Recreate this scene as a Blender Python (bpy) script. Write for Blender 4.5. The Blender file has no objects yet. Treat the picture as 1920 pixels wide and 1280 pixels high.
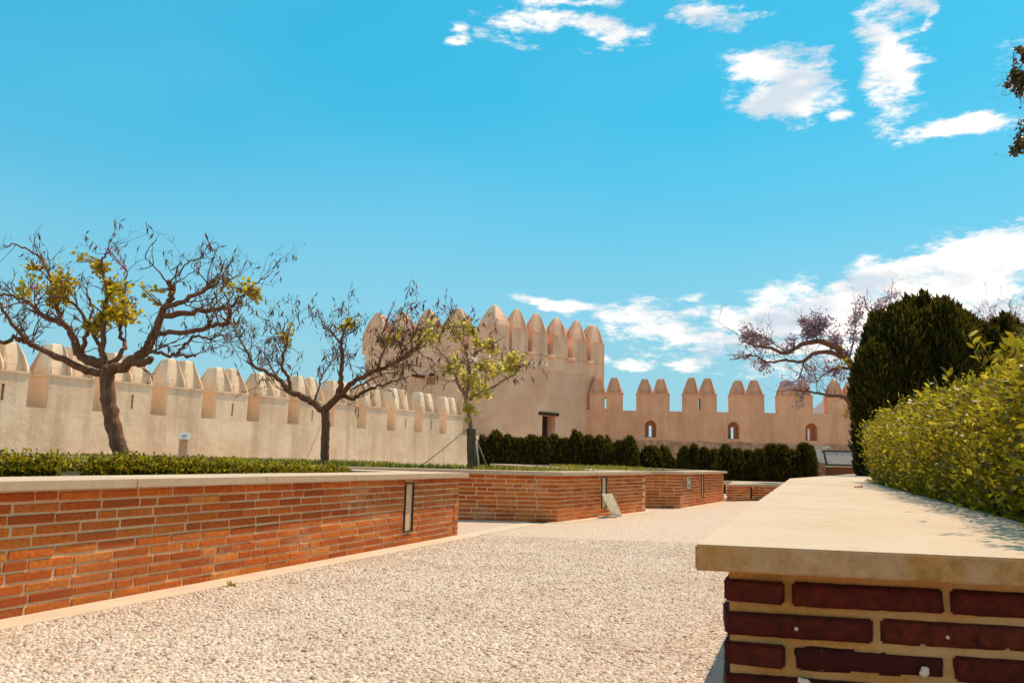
import bpy, bmesh, math, random
import numpy as np
from mathutils import Vector, Matrix, noise as mnoise

random.seed(7)
rng = np.random.default_rng(7)
sc = bpy.context.scene
COL = sc.collection
R = math.radians

# ------------------------------------------------------------------ camera
F = 1550.0                       # focal length in photo pixels (1920 wide)
EYE = Vector((0, 0, 0.93))
PITCH, ROLL = R(8.02), 0.025
fwd = Vector((0, math.cos(PITCH), math.sin(PITCH)))
r0 = Vector((1, 0, 0)); u0 = Vector((0, -math.sin(PITCH), math.cos(PITCH)))
rgt = r0 * math.cos(ROLL) + u0 * math.sin(ROLL)
upv = -r0 * math.sin(ROLL) + u0 * math.cos(ROLL)
cam_d = bpy.data.cameras.new('camera'); cam = bpy.data.objects.new('camera', cam_d); COL.objects.link(cam)
cam_d.sensor_width = 36.0; cam_d.lens = F / 1920 * 36.0
cam_d.dof.use_dof = True; cam_d.dof.focus_distance = 8.5; cam_d.dof.aperture_fstop = 11.0
cam_d.clip_start = 0.05; cam_d.clip_end = 12000
M = Matrix((rgt, upv, -fwd)).transposed().to_4x4(); M.translation = EYE
cam.matrix_world = M
sc.camera = cam

def ray(px, py):
    return (fwd * F + rgt * (px - 960) - upv * (py - 640)).normalized()
def P(px, py, depth):            # point at a given distance along +Y
    d = ray(px, py); return EYE + d * (depth / d.y)
def G(px, py, z=0.0):            # point on the horizontal plane at height z
    d = ray(px, py); return EYE + d * ((z - EYE.z) / d.z)

# ------------------------------------------------------------------ sun, sky, exposure
SUN_AZ, SUN_EL = R(46), R(60)
sdir = Vector((math.sin(SUN_AZ) * math.cos(SUN_EL), math.cos(SUN_AZ) * math.cos(SUN_EL), math.sin(SUN_EL)))
sun_d = bpy.data.lights.new('sun', 'SUN'); sun = bpy.data.objects.new('sun', sun_d); COL.objects.link(sun)
sun_d.energy = 3.9; sun_d.angle = R(0.53); sun_d.color = (1.0, 0.82, 0.60)
sun.rotation_euler = sdir.to_track_quat('Z', 'Y').to_euler()
sun.location = (20, 10, 40)

world = bpy.data.worlds.new('World'); sc.world = world; world.use_nodes = True
nt = world.node_tree; N = nt.nodes; L = nt.links; N.clear()
def nn(t, **kw):
    n = N.new(t)
    for k, v in kw.items(): setattr(n, k, v)
    return n
out = nn('ShaderNodeOutputWorld'); bg = nn('ShaderNodeBackground'); L.new(bg.outputs[0], out.inputs[0])
bg.inputs['Strength'].default_value = 0.15
sky = nn('ShaderNodeTexSky', sky_type='NISHITA', sun_disc=False)
sky.sun_elevation = SUN_EL; sky.sun_rotation = SUN_AZ
sky.air_density = 1.0; sky.dust_density = 0.8; sky.ozone_density = 1.6
tint = nn('ShaderNodeMix', data_type='RGBA', blend_type='MULTIPLY'); tint.inputs[0].default_value = 1.0
L.new(sky.outputs[0], tint.inputs[6]); tint.inputs[7].default_value = (0.17, 0.90, 0.86, 1)
tc = nn('ShaderNodeTexCoord')
stretch = nn('ShaderNodeVectorMath', operation='MULTIPLY'); stretch.inputs[1].default_value = (1, 1, 2.8)
L.new(tc.outputs['Generated'], stretch.inputs[0])
warp = nn('ShaderNodeTexNoise'); warp.inputs['Scale'].default_value = 7; warp.inputs['Detail'].default_value = 5
L.new(stretch.outputs[0], warp.inputs['Vector'])
wsub = nn('ShaderNodeVectorMath', operation='SUBTRACT'); wsub.inputs[1].default_value = (.5, .5, .5)
L.new(warp.outputs['Color'], wsub.inputs[0])
wsc = nn('ShaderNodeVectorMath', operation='SCALE'); wsc.inputs['Scale'].default_value = 0.10
L.new(wsub.outputs[0], wsc.inputs[0])
wadd = nn('ShaderNodeVectorMath', operation='ADD')
L.new(tc.outputs['Generated'], wadd.inputs[0]); L.new(wsc.outputs[0], wadd.inputs[1])
fb = nn('ShaderNodeTexNoise'); fb.inputs['Scale'].default_value = 19; fb.inputs['Detail'].default_value = 9; fb.inputs['Roughness'].default_value = 0.70
L.new(stretch.outputs[0], fb.inputs['Vector'])
CLOUDS = [  # the clouds seen: direction through the picture (cx, cy, half width, half height, tilt deg, weight)
    (1010, 50, 190, 40, 6, .95), (1120, 70, 150, 34, 8, .95), (1060, 8, 170, 24, 4, .9), (1335, 14, 130, 40, 0, .95), (845, 72, 34, 22, 0, .9),
    (1480, 165, 128, 84, 12, 1.25), (1660, 100, 66, 140, -14, 1.1), (1690, 20, 60, 70, 0, 1.0), (1735, 38, 20, 18, 0, .9), (1815, 225, 140, 40, 4, 1.05), (1578, 214, 44, 18, 0, .9),
    (1830, 500, 230, 84, -10, 1.3), (1700, 525, 190, 60, -14, 1.1), (1500, 590, 330, 80, -4, 1.2), (1780, 590, 300, 110, 0, 1.3), (1080, 580, 160, 30, 3, 1.0), (1250, 600, 190, 60, 0, 1.05),
    (1330, 640, 150, 46, 8, .95), (1310, 678, 80, 24, 10, .95), (1190, 668, 70, 20, 0, .85), (1100, 655, 60, 18, 0, .8), (1480, 660, 240, 50, 0, .95), (2050, 570, 240, 120, 0, 1.25)]
blobs = []
for cx, cy, hw, hh, tilt, wgt in CLOUDS:
    blobs.append((ray(cx, cy), hw / F, hh / F, R(tilt), wgt))
crng = random.Random(3)
while len(blobs) < len(CLOUDS) + 40:     # more broken cloud added out of view, its cover raised to whiten the ambient
    az = crng.uniform(-math.pi, math.pi); el = crng.uniform(.06, 1.3)
    if abs(az) < R(44) and el < R(42): continue
    d = Vector((math.sin(az) * math.cos(el), math.cos(az) * math.cos(el), math.sin(el)))
    if d.dot(sdir) > .93: continue
    blobs.append((d, crng.uniform(.14, .36), crng.uniform(.05, .14), crng.uniform(-.2, .2), 1.15))
prev = None
for d, a, b, tl, wgt in blobs:
    e1 = d.cross(Vector((0, 0, 1))).normalized(); e2 = e1.cross(d).normalized()
    f1 = e1 * math.cos(tl) - e2 * math.sin(tl); f2 = e1 * math.sin(tl) + e2 * math.cos(tl)
    mp = nn('ShaderNodeMapping', vector_type='TEXTURE')
    rot = Matrix((f1, f2, f1.cross(f2))).transposed()
    mp.inputs['Location'].default_value = d; mp.inputs['Rotation'].default_value = rot.to_euler(); mp.inputs['Scale'].default_value = (a, b, .6)
    L.new(wadd.outputs[0], mp.inputs['Vector'])
    gr = nn('ShaderNodeTexGradient', gradient_type='SPHERICAL'); L.new(mp.outputs[0], gr.inputs[0])
    m1 = nn('ShaderNodeMath', operation='MULTIPLY'); L.new(gr.outputs['Fac'], m1.inputs[0]); m1.inputs[1].default_value = wgt
    if prev is not None:
        mx = nn('ShaderNodeMath', operation='MAXIMUM')
        L.new(prev, mx.inputs[0]); L.new(m1.outputs[0], mx.inputs[1]); prev = mx.outputs[0]
    else: prev = m1.outputs[0]
fs = nn('ShaderNodeMath', operation='MULTIPLY_ADD'); fs.inputs[1].default_value = 2.7; fs.inputs[2].default_value = -1.43
L.new(fb.outputs['Fac'], fs.inputs[0])
# noise only breaks up the blobs: noise * (something > 0 near a blob)
near = nn('ShaderNodeMapRange'); near.inputs['From Min'].default_value = 0.0; near.inputs['From Max'].default_value = 0.25; L.new(prev, near.inputs['Value'])
den = nn('ShaderNodeMath', operation='ADD'); L.new(prev, den.inputs[0]); L.new(fs.outputs[0], den.inputs[1])
mask = nn('ShaderNodeMapRange', interpolation_type='SMOOTHSTEP'); mask.inputs['From Min'].default_value = 0.14; mask.inputs['From Max'].default_value = 0.80
L.new(den.outputs[0], mask.inputs['Value'])
mm = nn('ShaderNodeMath', operation='MULTIPLY'); L.new(mask.outputs[0], mm.inputs[0]); L.new(near.outputs[0], mm.inputs[1])
shade = nn('ShaderNodeMapRange'); shade.inputs['From Min'].default_value = .36; shade.inputs['From Max'].default_value = .54
n2 = nn('ShaderNodeTexNoise'); n2.inputs['Scale'].default_value = 9; n2.inputs['Detail'].default_value = 6; L.new(stretch.outputs[0], n2.inputs['Vector'])
L.new(n2.outputs['Fac'], shade.inputs['Value'])
ccol = nn('ShaderNodeMix', data_type='RGBA'); L.new(shade.outputs[0], ccol.inputs[0])
CB = 6.1
ccol.inputs[6].default_value = (.58 * CB, .66 * CB, .74 * CB, 1); ccol.inputs[7].default_value = (1.08 * CB, .99 * CB, .91 * CB, 1)
fin = nn('ShaderNodeMix', data_type='RGBA'); L.new(mm.outputs[0], fin.inputs[0]); L.new(tint.outputs[2], fin.inputs[6]); L.new(ccol.outputs[2], fin.inputs[7])
# pale air low over the horizon all the way round
sepd = nn('ShaderNodeSeparateXYZ'); L.new(tc.outputs['Generated'], sepd.inputs[0])
low = nn('ShaderNodeMapRange', interpolation_type='SMOOTHSTEP'); low.inputs['From Min'].default_value = 0.0; low.inputs['From Max'].default_value = 0.42; low.inputs['To Min'].default_value = 0.92; low.inputs['To Max'].default_value = 0.0
L.new(sepd.outputs[2], low.inputs['Value'])
air = nn('ShaderNodeMix', data_type='RGBA'); L.new(low.outputs[0], air.inputs[0])
flat = nn('ShaderNodeMix', data_type='RGBA'); flat.inputs[0].default_value = .65; flat.inputs[7].default_value = (.22, 2.58, 4.08, 1)
L.new(tint.outputs[2], flat.inputs[6]); L.new(flat.outputs[2], air.inputs[6]); air.inputs[7].default_value = (2.0, 3.4, 3.9, 1)
veil = nn('ShaderNodeTexNoise'); veil.inputs['Scale'].default_value = 1.7; veil.inputs['Detail'].default_value = 3; L.new(stretch.outputs[0], veil.inputs['Vector'])      # thin uneven high cloud
vr = nn('ShaderNodeMapRange', interpolation_type='SMOOTHSTEP'); vr.inputs['From Min'].default_value = .40; vr.inputs['From Max'].default_value = .72; vr.inputs['To Max'].default_value = .10
L.new(veil.outputs['Fac'], vr.inputs['Value'])
vm = nn('ShaderNodeMix', data_type='RGBA'); L.new(vr.outputs[0], vm.inputs[0]); L.new(air.outputs[2], vm.inputs[6]); vm.inputs[7].default_value = (2.2, 4.0, 5.2, 1)
L.new(vm.outputs[2], fin.inputs[6])
L.new(fin.outputs[2], bg.inputs['Color'])

sc.view_settings.view_transform = 'Standard'; sc.view_settings.look = 'None'
sc.view_settings.exposure = 0.35; sc.view_settings.gamma = 1.0; sc.view_settings.use_curve_mapping = False
sc.render.engine = 'CYCLES'
sc.cycles.max_bounces = 6; sc.cycles.transparent_max_bounces = 8

# ------------------------------------------------------------------ helpers
def link(o, parent=None):
    COL.objects.link(o)
    if parent is not None: o.parent = parent
    return o
def tag(o, label=None, cat=None, group=None, kind=None):
    if label: o['label'] = label
    if cat: o['category'] = cat
    if group: o['group'] = group
    if kind: o['kind'] = kind
    return o
def empty(name, loc, rz=0.0, **kw):
    o = bpy.data.objects.new(name, None); o.location = loc; o.rotation_euler = (0, 0, rz); o.empty_display_size = .2
    link(o); tag(o, **kw); return o
def obj(name, me, mat=None, parent=None, world_space=True, **kw):
    o = bpy.data.objects.new(name, me)
    if mat is not None and not me.materials: me.materials.append(mat)
    link(o, parent)
    if parent is not None and world_space:   # mesh coordinates are world coordinates
        o.matrix_parent_inverse = world_of(parent).inverted()
    tag(o, **kw); return o
def world_of(o):
    m = Matrix.LocRotScale(o.location, o.rotation_euler, o.scale)
    if o.parent: m = world_of(o.parent) @ o.matrix_parent_inverse @ m
    return m
def mesh(name, V, Fc, smooth=False):
    me = bpy.data.meshes.new(name); me.from_pydata([tuple(v) for v in V], [], Fc); me.validate(); me.update()
    if smooth: me.polygons.foreach_set('use_smooth', [True] * len(me.polygons))
    return me
def np_mesh(name, V, Fq, smooth=False):     # V (n,3), Fq (m,k) arrays
    V = np.asarray(V, np.float32); Fq = np.asarray(Fq, np.int32); k = Fq.shape[1]
    me = bpy.data.meshes.new(name); me.vertices.add(len(V)); me.vertices.foreach_set('co', V.ravel())
    me.loops.add(Fq.size); me.loops.foreach_set('vertex_index', Fq.ravel())
    me.polygons.add(len(Fq)); me.polygons.foreach_set('loop_start', np.arange(0, Fq.size, k, dtype=np.int32))
    me.polygons.foreach_set('loop_total', np.full(len(Fq), k, np.int32))
    if smooth: me.polygons.foreach_set('use_smooth', np.ones(len(Fq), bool))
    me.update(calc_edges=True); return me
class MB:
    def __init__(s): s.V = []; s.F = []
    def add(s, V, Fc):
        b = len(s.V); s.V += [tuple(v) for v in V]; s.F += [tuple(i + b for i in f) for f in Fc]
    def prism(s, quad_bottom, z0, z1):      # polygon (x,y) list extruded
        n = len(quad_bottom)
        V = [(p[0], p[1], z0) for p in quad_bottom] + [(p[0], p[1], z1) for p in quad_bottom]
        Fc = [tuple(range(n))[::-1], tuple(range(n, 2 * n))] + [(i, (i + 1) % n, n + (i + 1) % n, n + i) for i in range(n)]
        s.add(V, Fc)
    def box(s, c, half, rz=0.0, Mx=None):
        hx, hy, hz = half
        V = [Vector((x, y, z)) for z in (-hz, hz) for x, y in ((-hx, -hy), (hx, -hy), (hx, hy), (-hx, hy))]
        m = Mx if Mx is not None else Matrix.Translation(c) @ Matrix.Rotation(rz, 4, 'Z')
        s.add([m @ v for v in V], [(3, 2, 1, 0), (4, 5, 6, 7), (0, 1, 5, 4), (1, 2, 6, 5), (2, 3, 7, 6), (3, 0, 4, 7)])
    def tube(s, pts, rad, sides=7, cap=True):
        pts = [Vector(p) for p in pts]; n = len(pts); nrm = None; b = len(s.V)
        for i in range(n):
            t = (pts[min(i + 1, n - 1)] - pts[max(i - 1, 0)])
            t = t.normalized() if t.length > 1e-9 else Vector((0, 0, 1))
            if nrm is None: nrm = t.orthogonal().normalized()
            else:
                nrm = nrm - t * nrm.dot(t)
                nrm = nrm.normalized() if nrm.length > 1e-6 else t.orthogonal().normalized()
            bi = t.cross(nrm)
            for k in range(sides):
                a = 2 * math.pi * k / sides
                s.V.append(tuple(pts[i] + (nrm * math.cos(a) + bi * math.sin(a)) * rad[i]))
        for i in range(n - 1):
            for k in range(sides):
                k2 = (k + 1) % sides
                s.F.append((b + i * sides + k, b + i * sides + k2, b + (i + 1) * sides + k2, b + (i + 1) * sides + k))
        if cap:
            s.F.append(tuple(b + k for k in range(sides))[::-1]); s.F.append(tuple(b + (n - 1) * sides + k for k in range(sides)))
    def mesh(s, name, smooth=False, bevel=0.0, seg=1):
        me = mesh(name, s.V, s.F, smooth)
        if bevel:
            bm = bmesh.new(); bm.from_mesh(me)
            bmesh.ops.bevel(bm, geom=bm.edges[:], offset=bevel, segments=seg, affect='EDGES', clamp_overlap=True)
            bm.to_mesh(me); bm.free()
        return me
def boolean_cut(me, cutter_me):
    a = bpy.data.objects.new('a', me); b = bpy.data.objects.new('b', cutter_me); COL.objects.link(a); COL.objects.link(b)
    md = a.modifiers.new('b', 'BOOLEAN'); md.object = b; md.operation = 'DIFFERENCE'; md.solver = 'EXACT'
    dg = bpy.context.evaluated_depsgraph_get(); res = bpy.data.meshes.new_from_object(a.evaluated_get(dg))
    bpy.data.objects.remove(a); bpy.data.objects.remove(b); return res

# ------------------------------------------------------------------ materials
class Mat:
    def __init__(s, name):
        s.m = bpy.data.materials.new(name); s.m.use_nodes = True; s.t = s.m.node_tree; s.t.nodes.clear()
        s.out = s.n('ShaderNodeOutputMaterial'); s.b = s.n('ShaderNodeBsdfPrincipled'); s.l(s.b.outputs[0], s.out.inputs[0])
        s.b.inputs['Roughness'].default_value = .85; s.b.inputs['Specular IOR Level'].default_value = .25
    def n(s, t, **kw):
        x = s.t.nodes.new(t)
        for k, v in kw.items(): setattr(x, k, v)
        return x
    def l(s, a, b): s.t.links.new(a, b)
    def coord(s, kind='Object', scale=(1, 1, 1)):
        c = s.n('ShaderNodeNewGeometry') if kind == 'World' else s.n('ShaderNodeTexCoord')
        mp = s.n('ShaderNodeMapping'); mp.inputs['Scale'].default_value = scale
        s.l(c.outputs['Position' if kind == 'World' else kind], mp.inputs[0]); return mp.outputs[0]
    def noise(s, co, scale, detail=4, rough=.55):
        x = s.n('ShaderNodeTexNoise'); x.inputs['Scale'].default_value = scale; x.inputs['Detail'].default_value = detail
        x.inputs['Roughness'].default_value = rough; s.l(co, x.inputs['Vector']); return x.outputs['Fac']
    def rng(s, v, a, b, c=0., d=1.):
        x = s.n('ShaderNodeMapRange'); s.l(v, x.inputs['Value'])
        for i, q in enumerate((a, b, c, d)): x.inputs[1 + i].default_value = q
        return x.outputs[0]
    def ramp(s, v, stops):
        x = s.n('ShaderNodeValToRGB'); s.l(v, x.inputs[0]); e = x.color_ramp.elements
        while len(e) < len(stops): e.new(.5)
        for q, (p, c) in zip(e, stops): q.position = p; q.color = (*c, 1)
        return x.outputs[0]
    def mix(s, f, a, b, mode='MIX'):
        x = s.n('ShaderNodeMix', data_type='RGBA', blend_type=mode)
        for sock, v in ((x.inputs[0], f), (x.inputs[6], a), (x.inputs[7], b)):
            if hasattr(v, 'is_linked'): s.l(v, sock)
            elif isinstance(v, tuple): sock.default_value = (*v, 1)
            else: sock.default_value = v
        return x.outputs[2]
    def math(s, op, a, b):
        x = s.n('ShaderNodeMath', operation=op)
        for sock, v in ((x.inputs[0], a), (x.inputs[1], b)):
            if hasattr(v, 'is_linked'): s.l(v, sock)
            else: sock.default_value = v
        return x.outputs[0]
    def bump(s, h, strength=.5, dist=.01):
        x = s.n('ShaderNodeBump'); x.inputs['Strength'].default_value = strength; x.inputs['Distance'].default_value = dist
        s.l(h, x.inputs['Height']); s.l(x.outputs[0], s.b.inputs['Normal'])
    def col(s, c):
        if isinstance(c, tuple): s.b.inputs['Base Color'].default_value = (*c, 1)
        else: s.l(c, s.b.inputs['Base Color'])
        return s
MT = {}
def plain(name, c, rough=.6, metal=0.0):
    m = Mat(name); co = m.coord('Object'); f = m.noise(co, 14, 5)
    m.col(m.mix(m.rng(f, .3, .7), tuple(x * .82 for x in c), tuple(min(1, x * 1.12) for x in c)))
    m.b.inputs['Roughness'].default_value = rough; m.b.inputs['Metallic'].default_value = metal
    m.bump(m.noise(co, 60, 3), .15, .003); MT[name] = m.m; return m.m

def plaster(name, base, dark, streak=.5):
    m = Mat(name); co = m.coord('World')
    f1 = m.noise(co, .9, 7, .6); c = m.mix(m.rng(f1, .35, .68), base, dark)
    st = m.noise(m.coord('World', (1.6, 1.6, .16)), 1.6, 6, .6)
    c = m.mix(m.math('MULTIPLY', m.rng(st, .46, .70), streak), c, tuple(x * .66 for x in dark))
    c = m.mix(m.rng(m.noise(co, .35, 8, .7), .52, .68, 0, .5), c, tuple(x * .8 for x in dark)); f3 = m.noise(co, 9, 6, .65); c = m.mix(m.rng(f3, .55, .8, 0, .35), c, tuple(min(1, x * 1.25) for x in base))
    m.col(c); m.b.inputs['Roughness'].default_value = .92
    h = m.math('ADD', m.noise(co, 3, 8, .6), m.math('MULTIPLY', m.noise(co, 22, 5), .25)); m.bump(h, .38, .06)
    MT[name] = m.m; return m.m
plaster('lime_plaster', (.92, .69, .48), (.75, .50, .32), .6)
plaster('tower_plaster', (.82, .41, .235), (.68, .32, .175), .55)
plaster('pale_render', (.93, .57, .37), (.78, .43, .26), .6)

m = Mat('tower_brickwork'); co = m.coord('World')      # old rough brick and lime, courses barely showing from afar
f1 = m.noise(co, .7, 7, .62); c = m.mix(m.rng(f1, .36, .66), (.93, .555, .36), (.76, .40, .235))
sep = m.n('ShaderNodeSeparateXYZ'); m.l(co, sep.inputs[0])
cmb = m.n('ShaderNodeCombineXYZ'); m.l(m.math('ADD', m.math('MULTIPLY', sep.outputs[0], .8), m.math('MULTIPLY', sep.outputs[1], .75)), cmb.inputs[0]); m.l(sep.outputs[2], cmb.inputs[1])
br = m.n('ShaderNodeTexBrick'); br.inputs['Scale'].default_value = 1.0; br.inputs['Brick Width'].default_value = .42; br.inputs['Row Height'].default_value = .12
br.inputs['Mortar Size'].default_value = .018; br.inputs['Mortar Smooth'].default_value = .6; m.l(cmb.outputs[0], br.inputs['Vector'])
pat = m.math('MULTIPLY', br.outputs['Fac'], m.rng(m.noise(co, 1.1, 5), .42, .62))
c = m.mix(m.math('MULTIPLY', pat, .35), c, (.78, .50, .33))
f4 = m.noise(co, 3.2, 7, .72); c = m.mix(m.rng(f4, .62, .72, 0, .55), c, (.36, .17, .09))
m.col(c); m.b.inputs['Roughness'].default_value = .95
h = m.math('ADD', m.math('MULTIPLY', pat, -.22), m.noise(co, 8, 8, .65)); m.bump(h, .7, .08); MT['tower_brickwork'] = m.m

m = Mat('rubble'); co = m.coord('World')
vo = m.n('ShaderNodeTexVoronoi'); vo.inputs['Scale'].default_value = 4.5; m.l(co, vo.inputs['Vector'])
c = m.mix(m.rng(vo.outputs['Distance'], .0, .55), (.56, .29, .16), (.42, .19, .10)); c = m.mix(m.rng(m.noise(co, 5, 6), .45, .7), c, (.66, .37, .21))
m.col(c); m.bump(m.math('ADD', m.math('MULTIPLY', vo.outputs['Distance'], -1.), m.noise(co, 12, 6)), .9, .08); MT['rubble'] = m.m

m = Mat('brick'); co = m.coord('World'); oi = m.n('ShaderNodeObjectInfo'); gi = m.n('ShaderNodeNewGeometry')
rnd = m.math('FRACT', m.math('ADD', oi.outputs['Random'], gi.outputs['Random Per Island']), 0.0)
c = m.ramp(rnd, [(0, (.40, .072, .008)), (.3, (.64, .135, .012)), (.6, (.76, .20, .020)), (.85, (.50, .090, .008)), (1, (.80, .29, .055))])
c = m.mix(m.rng(m.noise(co, 45, 6, .7), .40, .8), c, (.26, .050, .018), 'MIX')
c = m.mix(m.rng(m.noise(co, 24, 7, .75), .54, .70, 0, .5), c, (.64, .30, .09))
c = m.mix(m.rng(m.noise(co, .7, 6, .65), .50, .70, 0, .6), c, (.30, .095, .03))
c = m.mix(m.rng(m.noise(co, 1.8, 7, .68), .54, .72, 0, .5), c, (.66, .40, .22))      # lime bloom
c = m.mix(m.rng(m.noise(co, 120, 3, .7), .68, .75, 0, .7), c, (.55, .36, .24))
m.col(c); m.b.inputs['Roughness'].default_value = .88
m.bump(m.math('ADD', m.noise(co, 160, 5, .7), m.noise(co, 35, 5, .6)), .7, .006); MT['brick'] = m.m
m = Mat('dark_brick'); co = m.coord('World'); oi = m.n('ShaderNodeObjectInfo')      # much darker maroon bricks, laid only in the near planter
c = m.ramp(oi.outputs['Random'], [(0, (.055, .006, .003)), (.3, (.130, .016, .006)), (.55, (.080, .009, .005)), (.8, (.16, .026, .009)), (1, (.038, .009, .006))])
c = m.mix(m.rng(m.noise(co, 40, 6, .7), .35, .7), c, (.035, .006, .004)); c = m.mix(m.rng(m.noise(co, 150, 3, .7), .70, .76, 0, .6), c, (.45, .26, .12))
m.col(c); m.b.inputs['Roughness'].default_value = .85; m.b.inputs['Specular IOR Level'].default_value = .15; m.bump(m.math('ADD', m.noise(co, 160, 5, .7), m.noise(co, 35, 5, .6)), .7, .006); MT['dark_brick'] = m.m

m = Mat('mortar'); co = m.coord('World')
c = m.mix(m.rng(m.noise(co, 60, 6, .7), .35, .7), (.82, .54, .31), (.66, .38, .18)); c = m.mix(m.rng(m.noise(co, 2.2, 5), .5, .72), c, (.84, .60, .38))
m.col(c); m.bump(m.math('ADD', m.noise(co, 220, 4, .8), m.noise(co, 60, 4)), .9, .006); MT['mortar'] = m.m

m = Mat('ochre_mortar'); co = m.coord('World')
c = m.mix(m.rng(m.noise(co, 90, 6, .75), .35, .7), (.78, .36, .10), (.58, .23, .05)); c = m.mix(m.rng(m.noise(co, 5, 5), .5, .72), c, (.80, .46, .20))
m.col(c); m.bump(m.math('ADD', m.noise(co, 240, 4, .8), m.noise(co, 60, 4)), 1., .009); MT['ochre_mortar'] = m.m
def coping_mat(name, light, dark, amt):
    m = Mat(name); co = m.coord('World')
    oi = m.n('ShaderNodeObjectInfo')
    c = m.mix(m.rng(m.noise(co, 2.2, 8, .62), .35, .7), (.60, .445, .325), (.54, .375, .25))
    c = m.mix(m.rng(m.noise(m.coord('World', (1, 1, .25)), 14, 7, .7), .54, .75, 0, .55), c, (.38, .23, .09))
    c = m.mix(m.rng(m.noise(co, 90, 5, .75), .6, .75, 0, .45), c, (.42, .30, .19))
    c = m.mix(m.math('MULTIPLY', oi.outputs['Random'], .25), c, (.56, .38, .25))
    gi = m.n('ShaderNodeNewGeometry'); sn_ = m.n('ShaderNodeSeparateXYZ'); m.l(gi.outputs['True Normal'], sn_.inputs[0])      # rough sawn edges; a full amt paints shade onto them in ochre
    edge = m.math('MULTIPLY', m.rng(m.math('ABSOLUTE', sn_.outputs[2], 0.0), .9, .5), m.rng(m.noise(m.coord('World', (1, 1, .5)), 9, 8, .7), .25, .6, .45 * amt, amt))
    c = m.mix(edge, c, m.mix(m.rng(m.noise(co, 30, 7, .75), .35, .7), light, dark))
    m.col(c); m.b.inputs['Roughness'].default_value = .8; m.bump(m.math('ADD', m.noise(co, 120, 6, .7), m.noise(co, 10, 5)), .4, .004); MT[name] = m.m
coping_mat('coping_stone', (.56, .38, .24), (.40, .25, .13), .6); coping_mat('shade_edge_coping', (.48, .225, .06), (.25, .105, .022), 1.0)  # second one: shade on the near coping's upright edges painted in ochre brown

m = Mat('pebble'); gi = m.n('ShaderNodeNewGeometry')
c = m.ramp(gi.outputs['Random Per Island'], [(0, (0.275, 0.155, 0.094)), (.1, (0.443, 0.283, 0.186)), (.3, (0.654, 0.475, 0.355)), (.55, (0.781, 0.593, 0.466)), (.8, (0.592, 0.393, 0.271)), (.93, (0.845, 0.675, 0.568)), (1, (0.654, 0.365, 0.204))])
c = m.mix(m.rng(m.noise(m.coord('World'), 1.3, 7, .65), .48, .72, 0, .55), c, m.mix(1.0, c, (0.605, 0.462, 0.352), 'MULTIPLY'))
m.col(c); m.b.inputs['Roughness'].default_value = .55; m.b.inputs['Specular IOR Level'].default_value = .4; MT['pebble'] = m.m

m = Mat('pebble_concrete'); co = m.coord('World')
vo = m.n('ShaderNodeTexVoronoi'); vo.inputs['Scale'].default_value = 58; vo.inputs['Randomness'].default_value = 1; m.l(co, vo.inputs['Vector'])
sp = m.n('ShaderNodeSeparateColor'); m.l(vo.outputs['Color'], sp.inputs[0])
c = m.ramp(sp.outputs[0], [(0, (0.338, 0.210, 0.135)), (.15, (0.528, 0.365, 0.263)), (.4, (0.675, 0.493, 0.373)), (.7, (0.781, 0.593, 0.466)), (.9, (0.634, 0.429, 0.305)), (1, (0.845, 0.675, 0.568))])
c = m.mix(m.rng(vo.outputs['Distance'], .35, .75), c, (0.528, 0.365, 0.263))
c = m.mix(m.rng(m.noise(co, .8, 6, .6), .5, .75, 0, .35), c, (0.549, 0.374, 0.263))
m.col(c); m.b.inputs['Roughness'].default_value = .7; m.bump(m.math('MULTIPLY', vo.outputs['Distance'], -1.), .8, .012); MT['pebble_concrete'] = m.m

m = Mat('smooth_cement'); co = m.coord('World')
c = m.mix(m.rng(m.noise(co, 3, 7, .6), .35, .7), (.64, .49, .36), (.56, .41, .28)); c = m.mix(m.rng(m.noise(co, 70, 5, .7), .6, .8, 0, .4), c, (.45, .33, .22))
m.col(c); m.bump(m.noise(co, 90, 5), .3, .004); MT['smooth_cement'] = m.m

m = Mat('shade_pink_cement'); co = m.coord('World'); m.col(m.mix(m.rng(m.noise(co, 8, 7, .65), .35, .7), (.66, .37, .29), (.54, .29, .21))); m.bump(m.noise(co, 90, 5), .4, .004); MT['shade_pink_cement'] = m.m  # pinker border cement, its colour set against the cyan shade it lies in
m = Mat('dry_earth'); co = m.coord('World')
c = m.mix(m.rng(m.noise(co, .6, 8, .62), .35, .7), (.56, .44, .33), (.46, .33, .22)); m.col(c); m.bump(m.noise(co, 30, 6), .5, .02); MT['dry_earth'] = m.m
m = Mat('soil'); co = m.coord('World')
c = m.mix(m.rng(m.noise(co, 9, 8, .65), .35, .7), (.17, .10, .055), (.09, .05, .028)); m.col(c); m.bump(m.noise(co, 40, 6), .9, .03); MT['soil'] = m.m

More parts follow.
